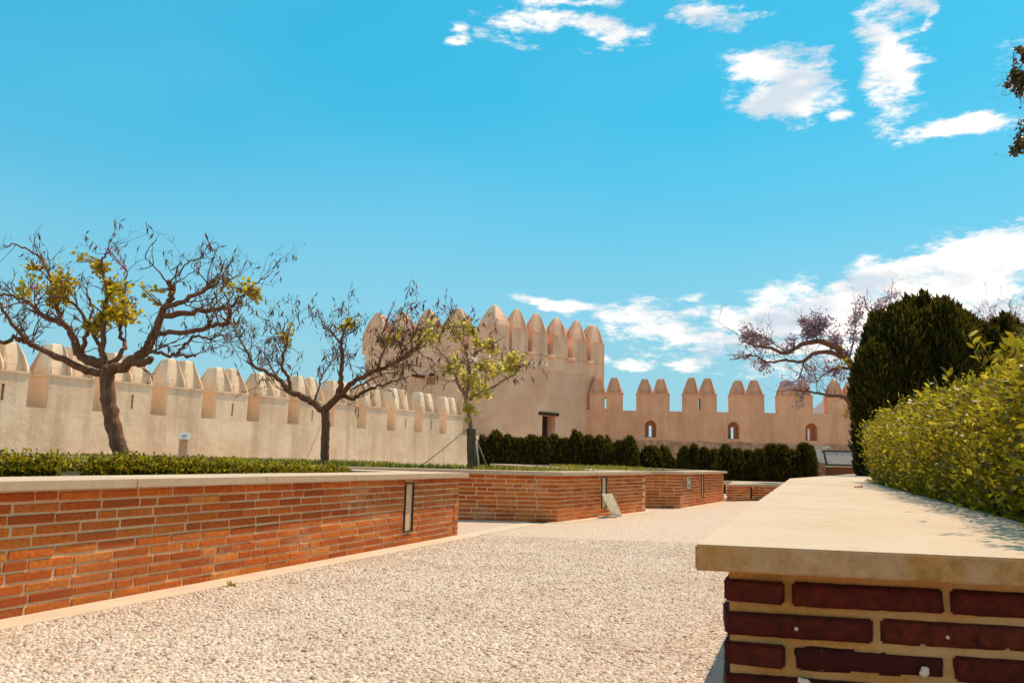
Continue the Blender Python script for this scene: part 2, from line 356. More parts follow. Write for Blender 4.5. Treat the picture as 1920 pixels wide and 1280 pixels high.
def leafmat(name, stops, trans=(.35, .30, .03), tf=.45, rough=.4, spec=.4, tmix=.75):
    m = Mat(name); gi = m.n('ShaderNodeNewGeometry'); oi = m.n('ShaderNodeObjectInfo')
    rnd = m.math('FRACT', m.math('ADD', oi.outputs['Random'], gi.outputs['Random Per Island']), 0.0)
    c = m.ramp(rnd, stops); m.col(c); m.b.inputs['Roughness'].default_value = rough; m.b.inputs['Specular IOR Level'].default_value = spec
    tr = m.n('ShaderNodeBsdfTranslucent'); m.l(m.mix(tmix, c, trans), tr.inputs[0])
    mx = m.n('ShaderNodeMixShader'); mx.inputs[0].default_value = tf
    m.l(m.b.outputs[0], mx.inputs[1]); m.l(tr.outputs[0], mx.inputs[2]); m.l(mx.outputs[0], m.out.inputs[0]); MT[name] = m.m
leafmat('hedge_leaf', [(0, (.016, .017, .002)), (.45, (.044, .041, .003)), (.72, (.19, .152, .008)), (1, (.62, .48, .04))], (.90, .68, .02), .48, .36, .3, .38)
leafmat('tree_leaf', [(0, (.20, .16, .01)), (.5, (.34, .26, .015)), (1, (.48, .35, .03))], (.85, .62, .03), .5)
leafmat('pale_leaf', [(0, (.28, .23, .03)), (.5, (.42, .33, .05)), (1, (.52, .40, .08))], (.95, .78, .16), .55)
leafmat('cypress_leaf', [(0, (.015, .014, .003)), (.5, (.026, .025, .004)), (.85, (.060, .050, .006)), (1, (.14, .10, .012))], (.22, .17, .012), .22, .7, .1)
leafmat('grass_leaf', [(0, (.12, .11, .015)), (.5, (.20, .17, .02)), (1, (.32, .25, .05))], (.5, .42, .04), .45)
leafmat('dark_leaf', [(0, (.035, .028, .008)), (.6, (.06, .045, .010)), (1, (.16, .08, .015))], (.2, .12, .02), .25)
leafmat('mauve_petal', [(0, (.30, .19, .23)), (.5, (.40, .28, .37)), (1, (.32, .17, .13))], (.5, .36, .46), .4, .6)
leafmat('white_petal', [(0, (.8, .62, .58)), (1, (.85, .75, .7))], (.9, .7, .66), .4, .6)
leafmat('pink_petal', [(0, (.6, .12, .32)), (1, (.7, .25, .4))], (.8, .2, .45), .4, .6)
def bark(name, a, b):
    m = Mat(name); co = m.coord('World'); f = m.noise(m.coord('World', (1, 1, .3)), 26, 7, .65)
    m.col(m.mix(m.rng(f, .35, .68), a, b)); m.bump(m.math('ADD', f, m.noise(co, 50, 5)), .9, .02); MT[name] = m.m
bark('bark', (.27, .12, .06), (.11, .045, .022)); bark('pale_bark', (.40, .26, .15), (.26, .15, .08)); bark('wrap', (.19, .12, .06), (.10, .06, .03))
m = Mat('pod'); gi = m.n('ShaderNodeNewGeometry'); m.col(m.ramp(gi.outputs['Random Per Island'], [(0, (.08, .035, .02)), (.6, (.17, .08, .04)), (1, (.32, .18, .10))])); MT['pod'] = m.m
plain('core_green', (.014, .014, .004), .95); plain('dark_metal', (.035, .028, .025), .45, .3); plain('timber', (.05, .024, .014), .8)  # core_green: near-black, the shade inside foliage put into its colour
plain('white_paint', (.78, .72, .64), .5); plain('grey_paint', (.55, .47, .40), .5); plain('stake_wood', (.66, .50, .34), .8); plain('void_dark', (.02, .012, .01), .95)
plain('cord', (.33, .25, .17), .9); plain('dry_leaf', (.45, .17, .04), .8); plain('board_wood', (.20, .075, .03), .7); plain('pale_green_panel', (.84, .86, .66), .25)
plain('green_print', (.10, .22, .09), .5); plain('cream_paint', (.72, .66, .45), .5); plain('bollard_paint', (.52, .33, .20), .6); plain('ink', (.2, .16, .13), .6)
plain('broken_brick', (.42, .17, .07), .9)
m = Mat('lamp_glass'); m.col((.34, .33, .26)); m.b.inputs['Roughness'].default_value = .22; m.b.inputs['Specular IOR Level'].default_value = .6
co = m.coord('World', (1, 1, .05)); m.bump(m.noise(co, 60, 3), .2, .002); MT['lamp_glass'] = m.m
m = Mat('hill_scrub'); co = m.coord('World'); m.col(m.mix(m.rng(m.noise(co, .012, 7), .4, .65), (.40, .27, .26), (.30, .20, .20))); MT['hill_scrub'] = m.m

# ------------------------------------------------------------------ ground
def sheet(name, poly, z, mat, **kw):
    me = mesh(name, [(x, y, z) for x, y in poly], [tuple(range(len(poly)))]); return obj(name, me, mat, **kw)
S = 4000
sheet('ground', [(-S, -S), (S, -S), (S, S), (-S, S)], -0.02, MT['dry_earth'], kind='structure')
sheet('path', [(-16, -8), (16, -8), (16, 33), (-16, 33)], 0.0, MT['pebble_concrete'], kind='structure')
# distant hill between the merlons
hv = []; hf = []; nx, ny = 40, 12
for j in range(ny):
    for i in range(nx):
        x = 700 + i * 26; y = 2100 + j * 60
        hgt = 235 * math.exp(-((i - 12.5) / 9.) ** 2) * math.sin(math.pi * j / (ny - 1)) ** .8 + 25 * mnoise.noise((i * .3, j * .4, 2)) - 4
        hv.append((x, y, max(hgt, -3)))
for j in range(ny - 1):
    for i in range(nx - 1):
        a = j * nx + i; hf.append((a, a + 1, a + nx + 1, a + nx))
obj('hill', mesh('hill', hv, hf, True), MT['hill_scrub'], kind='structure')

# ------------------------------------------------------------------ brick planters
COURSE, BH, JOINT = .0624, .0462, .0158
def brick_mesh(nm, Lx, D, H, seed, fine=False):
    # a hand-made brick; the worn ones have finer, uneven arrises
    r = random.Random(seed); bm = bmesh.new(); bmesh.ops.create_cube(bm, size=1.0)
    for v in bm.verts: v.co = Vector((v.co.x * Lx, v.co.y * D, v.co.z * H))
    for v in bm.verts: v.co += Vector((r.uniform(-.003, .003), r.uniform(-.002, .002), r.uniform(-.0022, .0022)))
    bmesh.ops.bevel(bm, geom=bm.edges[:], offset=.004 if not fine else .0045, segments=1 if not fine else 2, affect='EDGES')
    if fine:
        for ax, n in ((0, max(4, int(Lx / .018))), (2, 3)):
            lo = (-Lx / 2, -H / 2)[ax == 2]; hi = -lo
            for k in range(1, n):
                q = lo + (hi - lo) * k / n; co = Vector((0, 0, 0)); co[ax] = q; no = Vector((0, 0, 0)); no[ax] = 1
                bmesh.ops.bisect_plane(bm, geom=bm.verts[:] + bm.edges[:] + bm.faces[:], plane_co=co, plane_no=no)
        for v in bm.verts:
            q = v.co * 45 + Vector((seed * 3.1, 0, 0)); v.co += Vector((mnoise.noise(q), mnoise.noise(q + Vector((9, 0, 0))), mnoise.noise(q + Vector((0, 9, 0))))) * .0019
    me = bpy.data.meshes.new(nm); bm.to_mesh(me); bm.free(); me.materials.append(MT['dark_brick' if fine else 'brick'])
    if fine: me.polygons.foreach_set('use_smooth', [True] * len(me.polygons))
    return me
SL, HL = .285, .138
BR = {'s': [brick_mesh('brick_stretcher', SL, .12, BH, i) for i in range(5)], 'h': [brick_mesh('brick_header', HL, .12, BH, 20 + i) for i in range(3)],
      'c': [brick_mesh('brick_corner', SL, HL, BH, 30 + i) for i in range(3)]}
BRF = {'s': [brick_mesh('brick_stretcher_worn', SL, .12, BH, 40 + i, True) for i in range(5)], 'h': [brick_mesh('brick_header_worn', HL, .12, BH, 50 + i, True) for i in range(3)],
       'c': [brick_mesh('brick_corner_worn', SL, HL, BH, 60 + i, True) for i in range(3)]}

def off_poly(poly, d):           # move every edge outwards by d (counter-clockwise polygon)
    n = len(poly); res = []
    for i in range(n):
        a, b, c = Vector(poly[i - 1]), Vector(poly[i]), Vector(poly[(i + 1) % n])
        e1 = (b - a).normalized(); e2 = (c - b).normalized()
        n1 = Vector((e1.y, -e1.x)); n2 = Vector((e2.y, -e2.x))
        k = (n1 + n2); k = k / max(.25, (1 + n1.dot(n2))); res.append(b + k * d)
    return res

def planter(name, label, poly, H, faces, coping_w=.5, over=.085, slab=1.1, cth=.055, lights=(), fine=(), z_soil=None, group=None, cat='planter', sdrop=.09, bs=1.0, drop=0.0):
    cx = sum(p[0] for p in poly) / len(poly); cy = sum(p[1] for p in poly) / len(poly)
    root = empty(name, (cx, cy, 0), label=label, cat=cat, group=group)
    poly = [Vector((p[0], p[1])) for p in poly]; n = len(poly); hw = H - cth
    core = MB(); op = off_poly(poly, -.008 if fine else -.006); ip = off_poly(poly, -.36)
    for i in range(n):
        j = (i + 1) % n; core.prism([op[i], op[j], ip[j], ip[i]], -.1, hw - .001)
    obj('mortar_core', core.mesh('mortar_core'), MT['ochre_mortar' if fine else 'mortar'], root)
    co = off_poly(poly, over); ci = off_poly(poly, over - coping_w); rs = random.Random(len(label))
    def cross(p, r, q, t):
        d = r.x * t.y - r.y * t.x; return p + r * (((q.x - p.x) * t.y - (q.y - p.y) * t.x) / d)
    sqc = [abs((poly[i] - poly[i - 1]).normalized().dot((poly[(i + 1) % n] - poly[i]).normalized())) < .4 for i in range(n)]
    X = [cross(ci[i - 1], ci[i] - ci[i - 1], co[i], co[(i + 1) % n] - co[i]) if sqc[i] else None for i in range(n)]
    for i in range(n):
        j = (i + 1) % n; Ln = (co[j] - co[i]).length; k = max(1, round(Ln / slab)); g = .0013 / Ln
        for q in range(k):
            t0, t1 = q / k + (g if q else g), (q + 1) / k - g
            oa, ob, ia, ib = (X[i] if sqc[i] else co[i]), co[j], ci[i], (X[j] if sqc[j] else ci[j])
            quad = [oa.lerp(ob, t0), oa.lerp(ob, t1), ia.lerp(ib, t1), ia.lerp(ib, t0)]
            b = MB(); dz = rs.uniform(-.0015, .0015); b.prism(quad, hw + .0005, H + dz)
            obj('coping_slab', b.mesh('coping_slab', bevel=.004, seg=2), MT['shade_edge_coping' if fine else 'coping_stone'], root)
    sp = off_poly(poly, -.34); zs = z_soil if z_soil is not None else H - sdrop
    obj('soil', mesh('soil', [(p.x, p.y, zs) for p in sp], [tuple(range(n))]), MT['soil'], root)
    CO_, JO_, HL_, SL_ = COURSE * bs, JOINT * bs, HL * bs, SL * bs
    ncourse = int((hw + .004) / CO_); made = []
    offz = hw - .006 - drop - ncourse * CO_
    rejoin = MB(); cand = []
    for fi, mode in faces.items():
        a, b = poly[fi], poly[(fi + 1) % n]; e = (b - a).normalized(); sq0 = abs((a - poly[fi - 1]).normalized().dot(e)) < .3; sq1 = abs((poly[(fi + 2) % n] - b).normalized().dot(e)) < .3; nn_ = Vector((e.y, -e.x)); Ln = (b - a).length; ang = math.atan2(e.y, e.x)
        lib = BRF if fine else BR
        lts = [q for q in lights if q[0] == fi]
        for c in range(-1 if offz > .03 else 0, ncourse):
            z = offz + c * CO_ + CO_ / 2; s = 0.0
            seq = []
            if (ncourse - c) % 2 == 0: seq.append('c'); s = 0
            elif sq0: s = .12 * bs + JO_ - .002
            elif mode: s = .003
            first = True
            while s < Ln - .02:
                if (ncourse - c) % 2 == 0 and first: kind, ln = ('c' if sq0 else 's'), SL_
                elif first and not sq0: kind, ln = 'h', HL_
                else:
                    kind = 'h' if rs.random() < (.0 if fine else .16) else 's'; ln = SL_ if kind == 's' else HL_
                first = False
                rem = Ln - s - (0 if (ncourse - c) % 2 or not sq1 else HL_ + JO_)
                if rem < .05: break
                sx = 1.0
                if ln < rem < ln + JO_ + .07: sx = rem / ln; ln = rem
                elif ln > rem: kind = 'h' if rem < .2 else 's'; sx = rem / (HL_ if kind == 'h' else SL_); ln = rem
                mid = s + ln / 2; ok = True
                for (_, lc, lw, z0, z1) in lts:
                    if abs(mid - lc) < lw / 2 + ln / 2 - .004 and z0 - BH / 2 < z < z1 + BH / 2:
                        # clip the brick at the light's opening
                        l0, l1 = lc - lw / 2, lc + lw / 2
                        if s < l0 - .03: ln2 = l0 - s; sx *= ln2 / ln; mid = s + ln2 / 2
                        elif s + ln > l1 + .03: ln2 = s + ln - l1; sx *= ln2 / ln; mid = l1 + ln2 / 2
                        else: ok = False
                D = HL_ if kind == 'c' else .12 * bs
                proud = rs.uniform(-.002, .004)
                p = a + e * mid - nn_ * (D / 2 - proud)
                if ok: cand.append((mode, lib, kind, Vector((p.x, p.y, z + rs.uniform(-.0015, .0015))), ang + rs.uniform(-.008, .008), sx))
                s += ln + JO_ * rs.uniform(.75, 1.25)
    parts = [c for c in cand if c[0] == 'parts']; rest = [c for c in cand if c[0] != 'parts']
    def shows(c): return (c[3] - EYE).length
    parts.sort(key=shows); rest += parts[300:]; parts = parts[:300]
    for mode, lib, kind, p, ang, sx in parts:
        o = bpy.data.objects.new('brick', rs.choice(lib[kind])); o.location = p - root.location; o.rotation_euler = (0, 0, ang); o.scale = (sx * bs, bs, bs); link(o, root)
    if rest:
        Vs = []; Fs = []; b0 = 0
        for mode, lib, kind, p, ang, sx in rest:
            me = rs.choice((BRF if fine else BR)[kind]); mtx = Matrix.LocRotScale(p, Matrix.Rotation(ang, 3, 'Z').to_euler(), Vector((sx * bs, bs, bs)))
            Vs += [tuple(mtx @ v.co) for v in me.vertices]; Fs += [tuple(i + b0 for i in pl.vertices) for pl in me.polygons]; b0 = len(Vs)
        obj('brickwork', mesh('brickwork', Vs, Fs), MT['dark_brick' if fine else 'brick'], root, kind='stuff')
    for (fi, lc, lw, z0, z1) in lights:
        a, b = poly[fi], poly[(fi + 1) % n]; e = (b - a).normalized(); no = Vector((e.y, -e.x)); ang = math.atan2(e.y, e.x)
        c = a + e * lc; fr = MB(); t = .014
        for (u, zc, hu, hz) in ((-lw / 2 + t / 2, (z0 + z1) / 2, t / 2, (z1 - z0) / 2), (lw / 2 - t / 2, (z0 + z1) / 2, t / 2, (z1 - z0) / 2),
                                (0, z0 + t / 2, lw / 2 - t, t / 2), (0, z1 - t / 2, lw / 2 - t, t / 2)):
            q = c + e * u - no * .02; fr.box((q.x, q.y, zc), (hu, .032, hz), ang)
        q = c - no * .035; fr.box((q.x, q.y, (z0 + z1) / 2), (lw / 2 - t, .008, (z1 - z0) / 2 - t), ang)
        lt = obj('recessed_light', fr.mesh('recessed_light'), MT['dark_metal'], root)
        gb = MB(); q = c - no * .016; gb.box((q.x, q.y, (z0 + z1) / 2), (lw / 2 - t - .012, .004, (z1 - z0) / 2 - t - .012), ang)
        g2 = obj('glass', gb.mesh('glass'), MT['lamp_glass']); g2.parent = lt; g2.matrix_parent_inverse = world_of(lt).inverted()
    return root

XY = lambda v: (v.x, v.y)
# left planter
A = G(0, 1162); B = G(858, 1003); e1 = (B - A).normalized(); A2 = A - e1 * 2.4
Ccor = Vector((-4.9, 11.35, 0)); Dcor = Ccor - e1 * 9.2
light_s = ((G(763, 1020.6) - A2).to_2d()).length
p1 = [XY(A2), XY(B), XY(Ccor), XY(Dcor)]
planter('brick_planter', 'long low red brick planter with pale coping and one recessed light, left of path', p1, .74, {0: 'parts', 1: 'stuff'},
        coping_w=.62, slab=1.35, lights=[(0, light_s, .19, .13, .645)])
# second planter
F2 = Vector((.74, 12.6, 0)); R2 = G(1210, 958); e2 = (R2 - F2).normalized()
p2 = [(-8.6, 12.15), XY(F2), XY(R2), (1.35, 16.3), (-8.6, 15.9)]
ls2 = ((G(1137, 967) - F2).to_2d()).length
planter('brick_planter', 'middle red brick planter with its corner towards the viewer, holding the young staked tree', p2, .74, {0: 'parts', 1: 'parts'},
        coping_w=.5, slab=1.2, lights=[(1, ls2 - .12, .21, .13, .66)])
# third planter
F3 = Vector((3.52, 17.2, 0)); R3 = Vector((5.37, 20.9, 0))
p3 = [(1.62, 16.95), XY(F3), XY(R3), (3.0, 26.6), (-.5, 26.2)]
planter('brick_planter', 'far red brick planter carrying a small square green and cream sign near its corner', p3, .74, {0: 'parts', 1: 'parts'},
        coping_w=.5, slab=1.2, lights=[(1, 1.93, .20, .14, .66)])
# fourth, lowest planter
C4 = G(1415, 938); p4 = [(5.55, 20.95), XY(C4), (9.4, 22.4), (9.0, 24.2), (6.6, 24.4)]
planter('brick_planter', 'lowest and farthest brick planter, under the dark cypress row', p4, .42, {0: 'parts', 1: 'parts'}, coping_w=.9, over=.07, slab=1.3, lights=[(0, .95, .06, .05, .34)])
# bed in front of the left fortress wall
p5 = [(-11.25, 18.35), (-1.45, 17.35), (-2.3, 19.9), (-10.2, 20.0)]
planter('brick_planter', 'long planter bed along the foot of the left battlemented wall', p5, .74, {0: 'stuff'}, coping_w=.42, slab=1.5)
# right planter, close to the camera
Rn = G(1303, 1020, .74); Rf = G(1481, 896.5, .74); Rg = G(1580, 888.5, .74); Rr = G(1920, 1047, .74)
er = (Rr - Rn).normalized()
outer = [Rn, Rn + er * 2.9, Vector((7.4, 9.0, 0)), Vector((11.5, 17.2, 0)), Rg + Vector((.3, .3, 0)), Rf]
pr = [(v.x, v.y) for v in off_poly([Vector((v.x, v.y)) for v in outer], -.062)]
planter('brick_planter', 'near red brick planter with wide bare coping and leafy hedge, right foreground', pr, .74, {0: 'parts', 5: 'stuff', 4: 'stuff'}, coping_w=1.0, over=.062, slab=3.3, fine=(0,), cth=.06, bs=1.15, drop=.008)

# mortar-coloured drips and a stuck dry leaf on the near bricks
a0 = Vector((pr[0][0], pr[0][1], 0)); eb = (Vector((pr[1][0], pr[1][1], 0)) - a0).normalized(); nb = Vector((eb.y, -eb.x, 0))
for px, py, rr in ((1493, 1178, .0048), (1777, 1194, .0042)):
    d = ray(px, py); t = (a0 + nb * .006 - EYE).dot(nb) / d.dot(nb); p = EYE + d * t
    bm = bmesh.new(); bmesh.ops.create_icosphere(bm, subdivisions=2, radius=rr)
    for v in bm.verts: v.co *= 1 + .25 * mnoise.noise(v.co * 500 + Vector((px, 0, 0)))
    me = bpy.data.meshes.new('lime_fleck'); bm.to_mesh(me); bm.free()
    o = obj('snail_shell', me, MT['smooth_cement'], label='small pale snail shell stuck to the near bricks, %s' % ('left one under the first joint' if px < 1600 else 'right one near the frame edge'), cat='snail shell', group='pale shells on the near brick wall'); o.location = p
# larger pale shells / leaf scraps
for px, py, sx, sz, lab in ((1733, 1258, .010, .012, 'pale torn leaf scrap stuck to the near bricks low on the right'), (1508, 1279, .016, .010, 'large pale banded snail shell at the lower picture edge on the near bricks')):
    d = ray(px, py); t = (a0 + nb * .007 - EYE).dot(nb) / d.dot(nb); p = EYE + d * t
    bm = bmesh.new(); bmesh.ops.create_icosphere(bm, subdivisions=2, radius=1)
    for v in bm.verts:
        k = 1 + .5 * mnoise.noise(v.co * 2.3 + Vector((px, 3, 0))); v.co = Vector((v.co.x * sx * k, v.co.y * .005, v.co.z * sz * k))
    me = bpy.data.meshes.new('scrap'); bm.to_mesh(me); bm.free()
    o = obj('leaf_scrap' if 'leaf' in lab else 'snail_shell', me, MT['smooth_cement'], label=lab, cat='leaf' if 'leaf' in lab else 'snail shell'); o.location = p; o.rotation_euler = (0, .4, math.atan2(eb.y, eb.x))

# cement border strips
def strip(name, pts_out, w, z=.004, mat='smooth_cement'):
    po = [Vector((p[0], p[1])) for p in pts_out]; res = []
    for i, p in enumerate(po):
        d = (po[min(i + 1, len(po) - 1)] - po[max(i - 1, 0)]).normalized(); res.append(p + Vector((d.y, -d.x)) * w)
    b = MB()
    for i in range(len(po) - 1): b.prism([po[i], res[i], res[i + 1], po[i + 1]], -.015, z)
    return obj(name, b.mesh(name), MT[mat], kind='structure')
Bx = B + e1 * .32
strip('path_border', [XY(A2 - e1 * 3), XY(B), XY(B + e1 * .3), XY(B + e1 * 3.3)], .24)
v0 = Vector(pr[0]); v5 = Vector(pr[5]); ev = (v5 - v0).normalized()
strip('path_border', [v5, v0, v0 - ev * 2.5], .24, mat='shade_pink_cement')
s2 = (Vector(p2[2]) - Vector(p2[1])).normalized()
strip('path_border', [p2[0], p2[1]], .2); strip('path_border', [Vector(p2[1]), Vector(p2[2])], .2)
strip('path_border', [Vector(p3[1]), Vector(p3[2])], .2)
ja, jb = G(900, 1003), G(1345, 1021)
b = MB(); d_ = (jb - ja).to_2d().normalized(); nrm_ = Vector((-d_.y, d_.x)); a_, c_ = ja.to_2d(), jb.to_2d() + d_ * .5
b.prism([a_, c_, c_ + nrm_ * .05, a_ + nrm_ * .05], -.015, .004); obj('path_joint', b.mesh('path_joint'), MT['smooth_cement'], kind='structure')

# loose-looking exposed pebbles on the near path (real relief)
def pebbles():
    n = 95000
    Y = 3.0 + (rng.random(n) ** 1.25) * 7.0
    xl = A.x + (Y - A.y) * (e1.x / e1.y) + .26; xr = v0.x + (Y - v0.y) * (ev.x / ev.y) - .25
    X = xl + (xr - xl) * rng.random(n)
    r = rng.uniform(.005, .0145, n) * np.where(rng.random(n) < .1, 1.25, 1); h = r * rng.uniform(.35, .7, n); asp = rng.uniform(.6, 1.0, n); th = rng.uniform(0, math.pi, n)
    k = 6; ang = np.arange(k) * 2 * math.pi / k
    ring = np.stack([np.cos(ang), np.sin(ang)], 1)
    V = np.zeros((n, 2 * k + 1, 3), np.float32)
    for lvl, (sc_, zz) in enumerate(((1.0, -.25), (.78, .62))):
        lx = ring[None, :, 0] * r[:, None] * sc_ * (1 + .18 * rng.standard_normal((n, k))); ly = ring[None, :, 1] * (r * asp)[:, None] * sc_ * (1 + .18 * rng.standard_normal((n, k)))
        V[:, lvl * k:(lvl + 1) * k, 0] = X[:, None] + lx * np.cos(th)[:, None] - ly * np.sin(th)[:, None]
        V[:, lvl * k:(lvl + 1) * k, 1] = Y[:, None] + lx * np.sin(th)[:, None] + ly * np.cos(th)[:, None]
        V[:, lvl * k:(lvl + 1) * k, 2] = (h * zz)[:, None] + .15 * h[:, None] * rng.standard_normal((n, k)) * (lvl == 1)
    V[:, 2 * k, 0] = X + .2 * r * rng.standard_normal(n); V[:, 2 * k, 1] = Y + .2 * r * rng.standard_normal(n); V[:, 2 * k, 2] = h
    tri = []
    for i in range(k):
        j = (i + 1) % k; tri += [(i, j, k + j), (i, k + j, k + i), (k + i, k + j, 2 * k)]
    Fq = (np.arange(n)[:, None, None] * (2 * k + 1) + np.array(tri)[None]).reshape(-1, 3)
    obj('gravel', np_mesh('gravel', V.reshape(-1, 3), Fq, True), MT['pebble'], label='pale exposed pebbles covering the near path', cat='gravel', kind='stuff')
pebbles()

# ------------------------------------------------------------------ fortress walls
def frustum(b, c0, ex, ey, hx, hy, z0, prof, shift=0.0):
    n = 0; V = []; Fc = []
    for (t, s) in prof:
        cc = c0 + ex * shift * t
        for (sx, sy) in ((-1, -1), (1, -1), (1, 1), (-1, 1)):
            # rounded corners: 3 points per corner
            q = .30 * s
            for (ax, ay) in (((1 - q), 1), ((1 - q * .3), (1 - q * .3)), (1, (1 - q))) if sx * sy > 0 else ((1, (1 - q)), ((1 - q * .3), (1 - q * .3)), ((1 - q), 1)):
                V.append(cc + ex * (hx * s * ax * sx) + ey * (hy * s * ay * sy) + Vector((0, 0, z0 + t)))
        n += 1
    for i in range(n - 1):
        for k in range(12): Fc.append((i * 12 + k, i * 12 + (k + 1) % 12, (i + 1) * 12 + (k + 1) % 12, (i + 1) * 12 + k))
    Fc.append(tuple(range(12))[::-1]); Fc.append(tuple((n - 1) * 12 + k for k in range(12)))
    b.add(V, Fc)
mrng = random.Random(17)
def worn(me):                    # hand-built: no two merlons quite alike
    z0_ = min(v.co.z for v in me.vertices); z1_ = max(v.co.z for v in me.vertices); k = mrng.uniform(-.05, .05); o_ = Vector((mrng.uniform(0, 90), 0, 0))
    for v in me.vertices:
        t = max(0, (v.co.z - z0_) / (z1_ - z0_) - .45) / .55
        d = Vector((mnoise.noise(v.co * 1.6 + o_), mnoise.noise(v.co * 1.6 + o_ + Vector((0, 31, 0))), mnoise.noise(v.co * 1.6 + o_ + Vector((0, 0, 57)))))
        v.co += d * .05 * t + Vector((0, 0, k * t * t))
    return me
def twin_merlon(o, ex, ey, Ln, T, z0, zc, hh, slit=False, hb_=.24):
    """block from z0 to the cornice zc with two tapering horns on it; o = front left corner, ex along the wall, ey into it"""
    b = MB()
    q = lambda u, v: (o + ex * u + ey * v)
    if slit:
        w = .05; z1, z2 = zc - .75, zc - .2; m_ = Ln * .48
        b.prism([q(0, 0), q(m_ - w, 0), q(m_ - w, T), q(0, T)], z0, zc); b.prism([q(m_ + w, 0), q(Ln, 0), q(Ln, T), q(m_ + w, T)], z0, zc)
        b.prism([q(m_ - w, 0), q(m_ + w, 0), q(m_ + w, T), q(m_ - w, T)], z0, z1); b.prism([q(m_ - w, 0), q(m_ + w, 0), q(m_ + w, T), q(m_ - w, T)], z2, zc)
    else: b.prism([q(0, 0), q(Ln, 0), q(Ln, T), q(0, T)], z0, zc)
    p = .03
    b.prism([q(-p, -p), q(Ln + p, -p), q(Ln + p, T + p), q(-p, T + p)], zc - .002, zc + .05)
    prof = [(0, 1.0), (hh * .08, .99), (hh * .25, .91), (hh * .55, .70), (hh * .80, .52), (hh * .93, .42), (hh * .98, .33), (hh, .20)]
    frustum(b, q(Ln * .25, T / 2), ex, ey, Ln * hb_, T * .5, zc + .05, prof, .02)
    frustum(b, q(Ln * .75, T / 2), ex, ey, Ln * hb_, T * .5, zc + .05, prof, -.02)
    return worn(b.mesh('merlon'))

# left wall, running away from the camera
W0 = P(0, 780, 19.2); W0.z = 0
exl = Vector((math.sin(R(31.3)), math.cos(R(31.3)), 0)); eyl = Vector((-exl.y, exl.x, 0))
root = empty('fortress_wall', W0, label='long pale plastered fortress wall with twin pointed merlons running behind the left trees', cat='wall')
zs, zc, hh, T = 1.85, 2.63, .78, 1.04
t0, pitch, Lm = 1.057, 1.661, 1.165
b = MB(); q = lambda u, v: W0 + exl * u + eyl * v
b.prism([q(-9, 0), q(20.3, 0), q(20.3, T), q(-9, T)], -.1, zs)
body = b.mesh('wall_body')
bm = bmesh.new(); bm.from_mesh(body); bmesh.ops.triangulate(bm, faces=bm.faces[:]); bm.to_mesh(body); bm.free()
obj('wall_body', body, MT['lime_plaster'], root)
for k in range(-5, 11):
    o = q(t0 + k * pitch, 0); me = twin_merlon(o, exl, eyl, Lm, T, zs + .001, zc, hh, hb_=.30)
    if k in (1, 3, 5, 8, 9, -1):
        cb = MB(); c0 = o + exl * Lm * .52; cb.prism([c0 - exl * .035 - eyl * .1, c0 + exl * .035 - eyl * .1, c0 + exl * .035 + eyl * .5, c0 - exl * .035 + eyl * .5], zs + .12, zs + .50)
        me = boolean_cut(me, cb.mesh('c'))
    obj('merlon', me, MT['lime_plaster'], root)

# far wall, facing the camera
V0 = Vector((3.55, 41.55, 0)); V1 = Vector((21.5, 39.2, 0)); exr = (V1 - V0).normalized(); eyr = Vector((-exr.y, exr.x, 0)); LR = (V1 - V0).length
root = empty('fortress_wall', V0, label='shaded pinkish fortress wall with square gaps and arched loopholes at the far right end', cat='wall')
def tpx(px, o, ex, row=760):              # distance along a wall line at which it crosses picture column px
    k = (px - 960 + .0) / F
    # account for roll with a point near eye height
    d = ray(px, row); k = d.x / d.y
    return (k * o.y - o.x) / (ex.x - k * ex.y)
q = lambda u, v: V0 + exr * u + eyr * v
b = MB(); ua = tpx(1076, V0, exr); b.prism([q(ua, 0), q(LR, 0), q(LR, .9), q(ua, .9)], 1.9, 3.42)
cut = MB()
for px in (1220, 1375.5, 1521.5):
    u = tpx(px, V0, exr, 806); w = .30; zb, zt = 2.12, 2.66; pts = [(u - w, zb), (u + w, zb)] + [(u + w * math.cos(a), zt + w * math.sin(a)) for a in np.linspace(0, math.pi, 11)]
    n_ = len(pts); V_ = [q(x, -.2) + Vector((0, 0, z)) for x, z in pts] + [q(u + (x - u) * .75, .68) + Vector((0, 0, z)) for x, z in pts]
    cut.add(V_, [tuple(range(n_)), tuple(range(n_, 2 * n_))[::-1]] + [(i, n_ + i, n_ + (i + 1) % n_, (i + 1) % n_) for i in range(n_)])
body = boolean_cut(b.mesh('wall_body'), cut.mesh('c'))
cut = MB()
for px in (1220, 1376.5, 1522.5):
    u = tpx(px, V0, exr, 806); cut.prism([q(u - .055, .3), q(u + .055, .3), q(u + .08, 1.3), q(u - .08, 1.3)], 2.16, 2.72)
body = boolean_cut(body, cut.mesh('c'))
obj('wall_body', body, MT['tower_plaster'], root)
# rubble footing with an uneven face
nx_, nz_ = 90, 10; Vv = []; Ff = []
for j in range(nz_ + 1):
    for i in range(nx_ + 1):
        u = ua + (LR - ua) * i / nx_; z = -.1 + 2.06 * j / nz_; dz = .10 * mnoise.noise((u * 1.1, 7, 0)) if j == nz_ else 0
        dd = -.07 - .06 * mnoise.noise((u * 1.3, z * 2, 1)); dd = dd if j < nz_ else -.015
        Vv.append(q(u, dd) + Vector((0, 0, z + dz)))
for j in range(nz_):
    for i in range(nx_):
        a = j * (nx_ + 1) + i; Ff.append((a, a + 1, a + nx_ + 2, a + nx_ + 1))
base_n = len(Vv); Vv += [q(ua, .88) + Vector((0, 0, -.1)), q(LR, .88) + Vector((0, 0, -.1)), q(LR, .88) + Vector((0, 0, 1.88)), q(ua, .88) + Vector((0, 0, 1.88))]
Ff.append((base_n + 1, base_n, base_n + 3, base_n + 2))
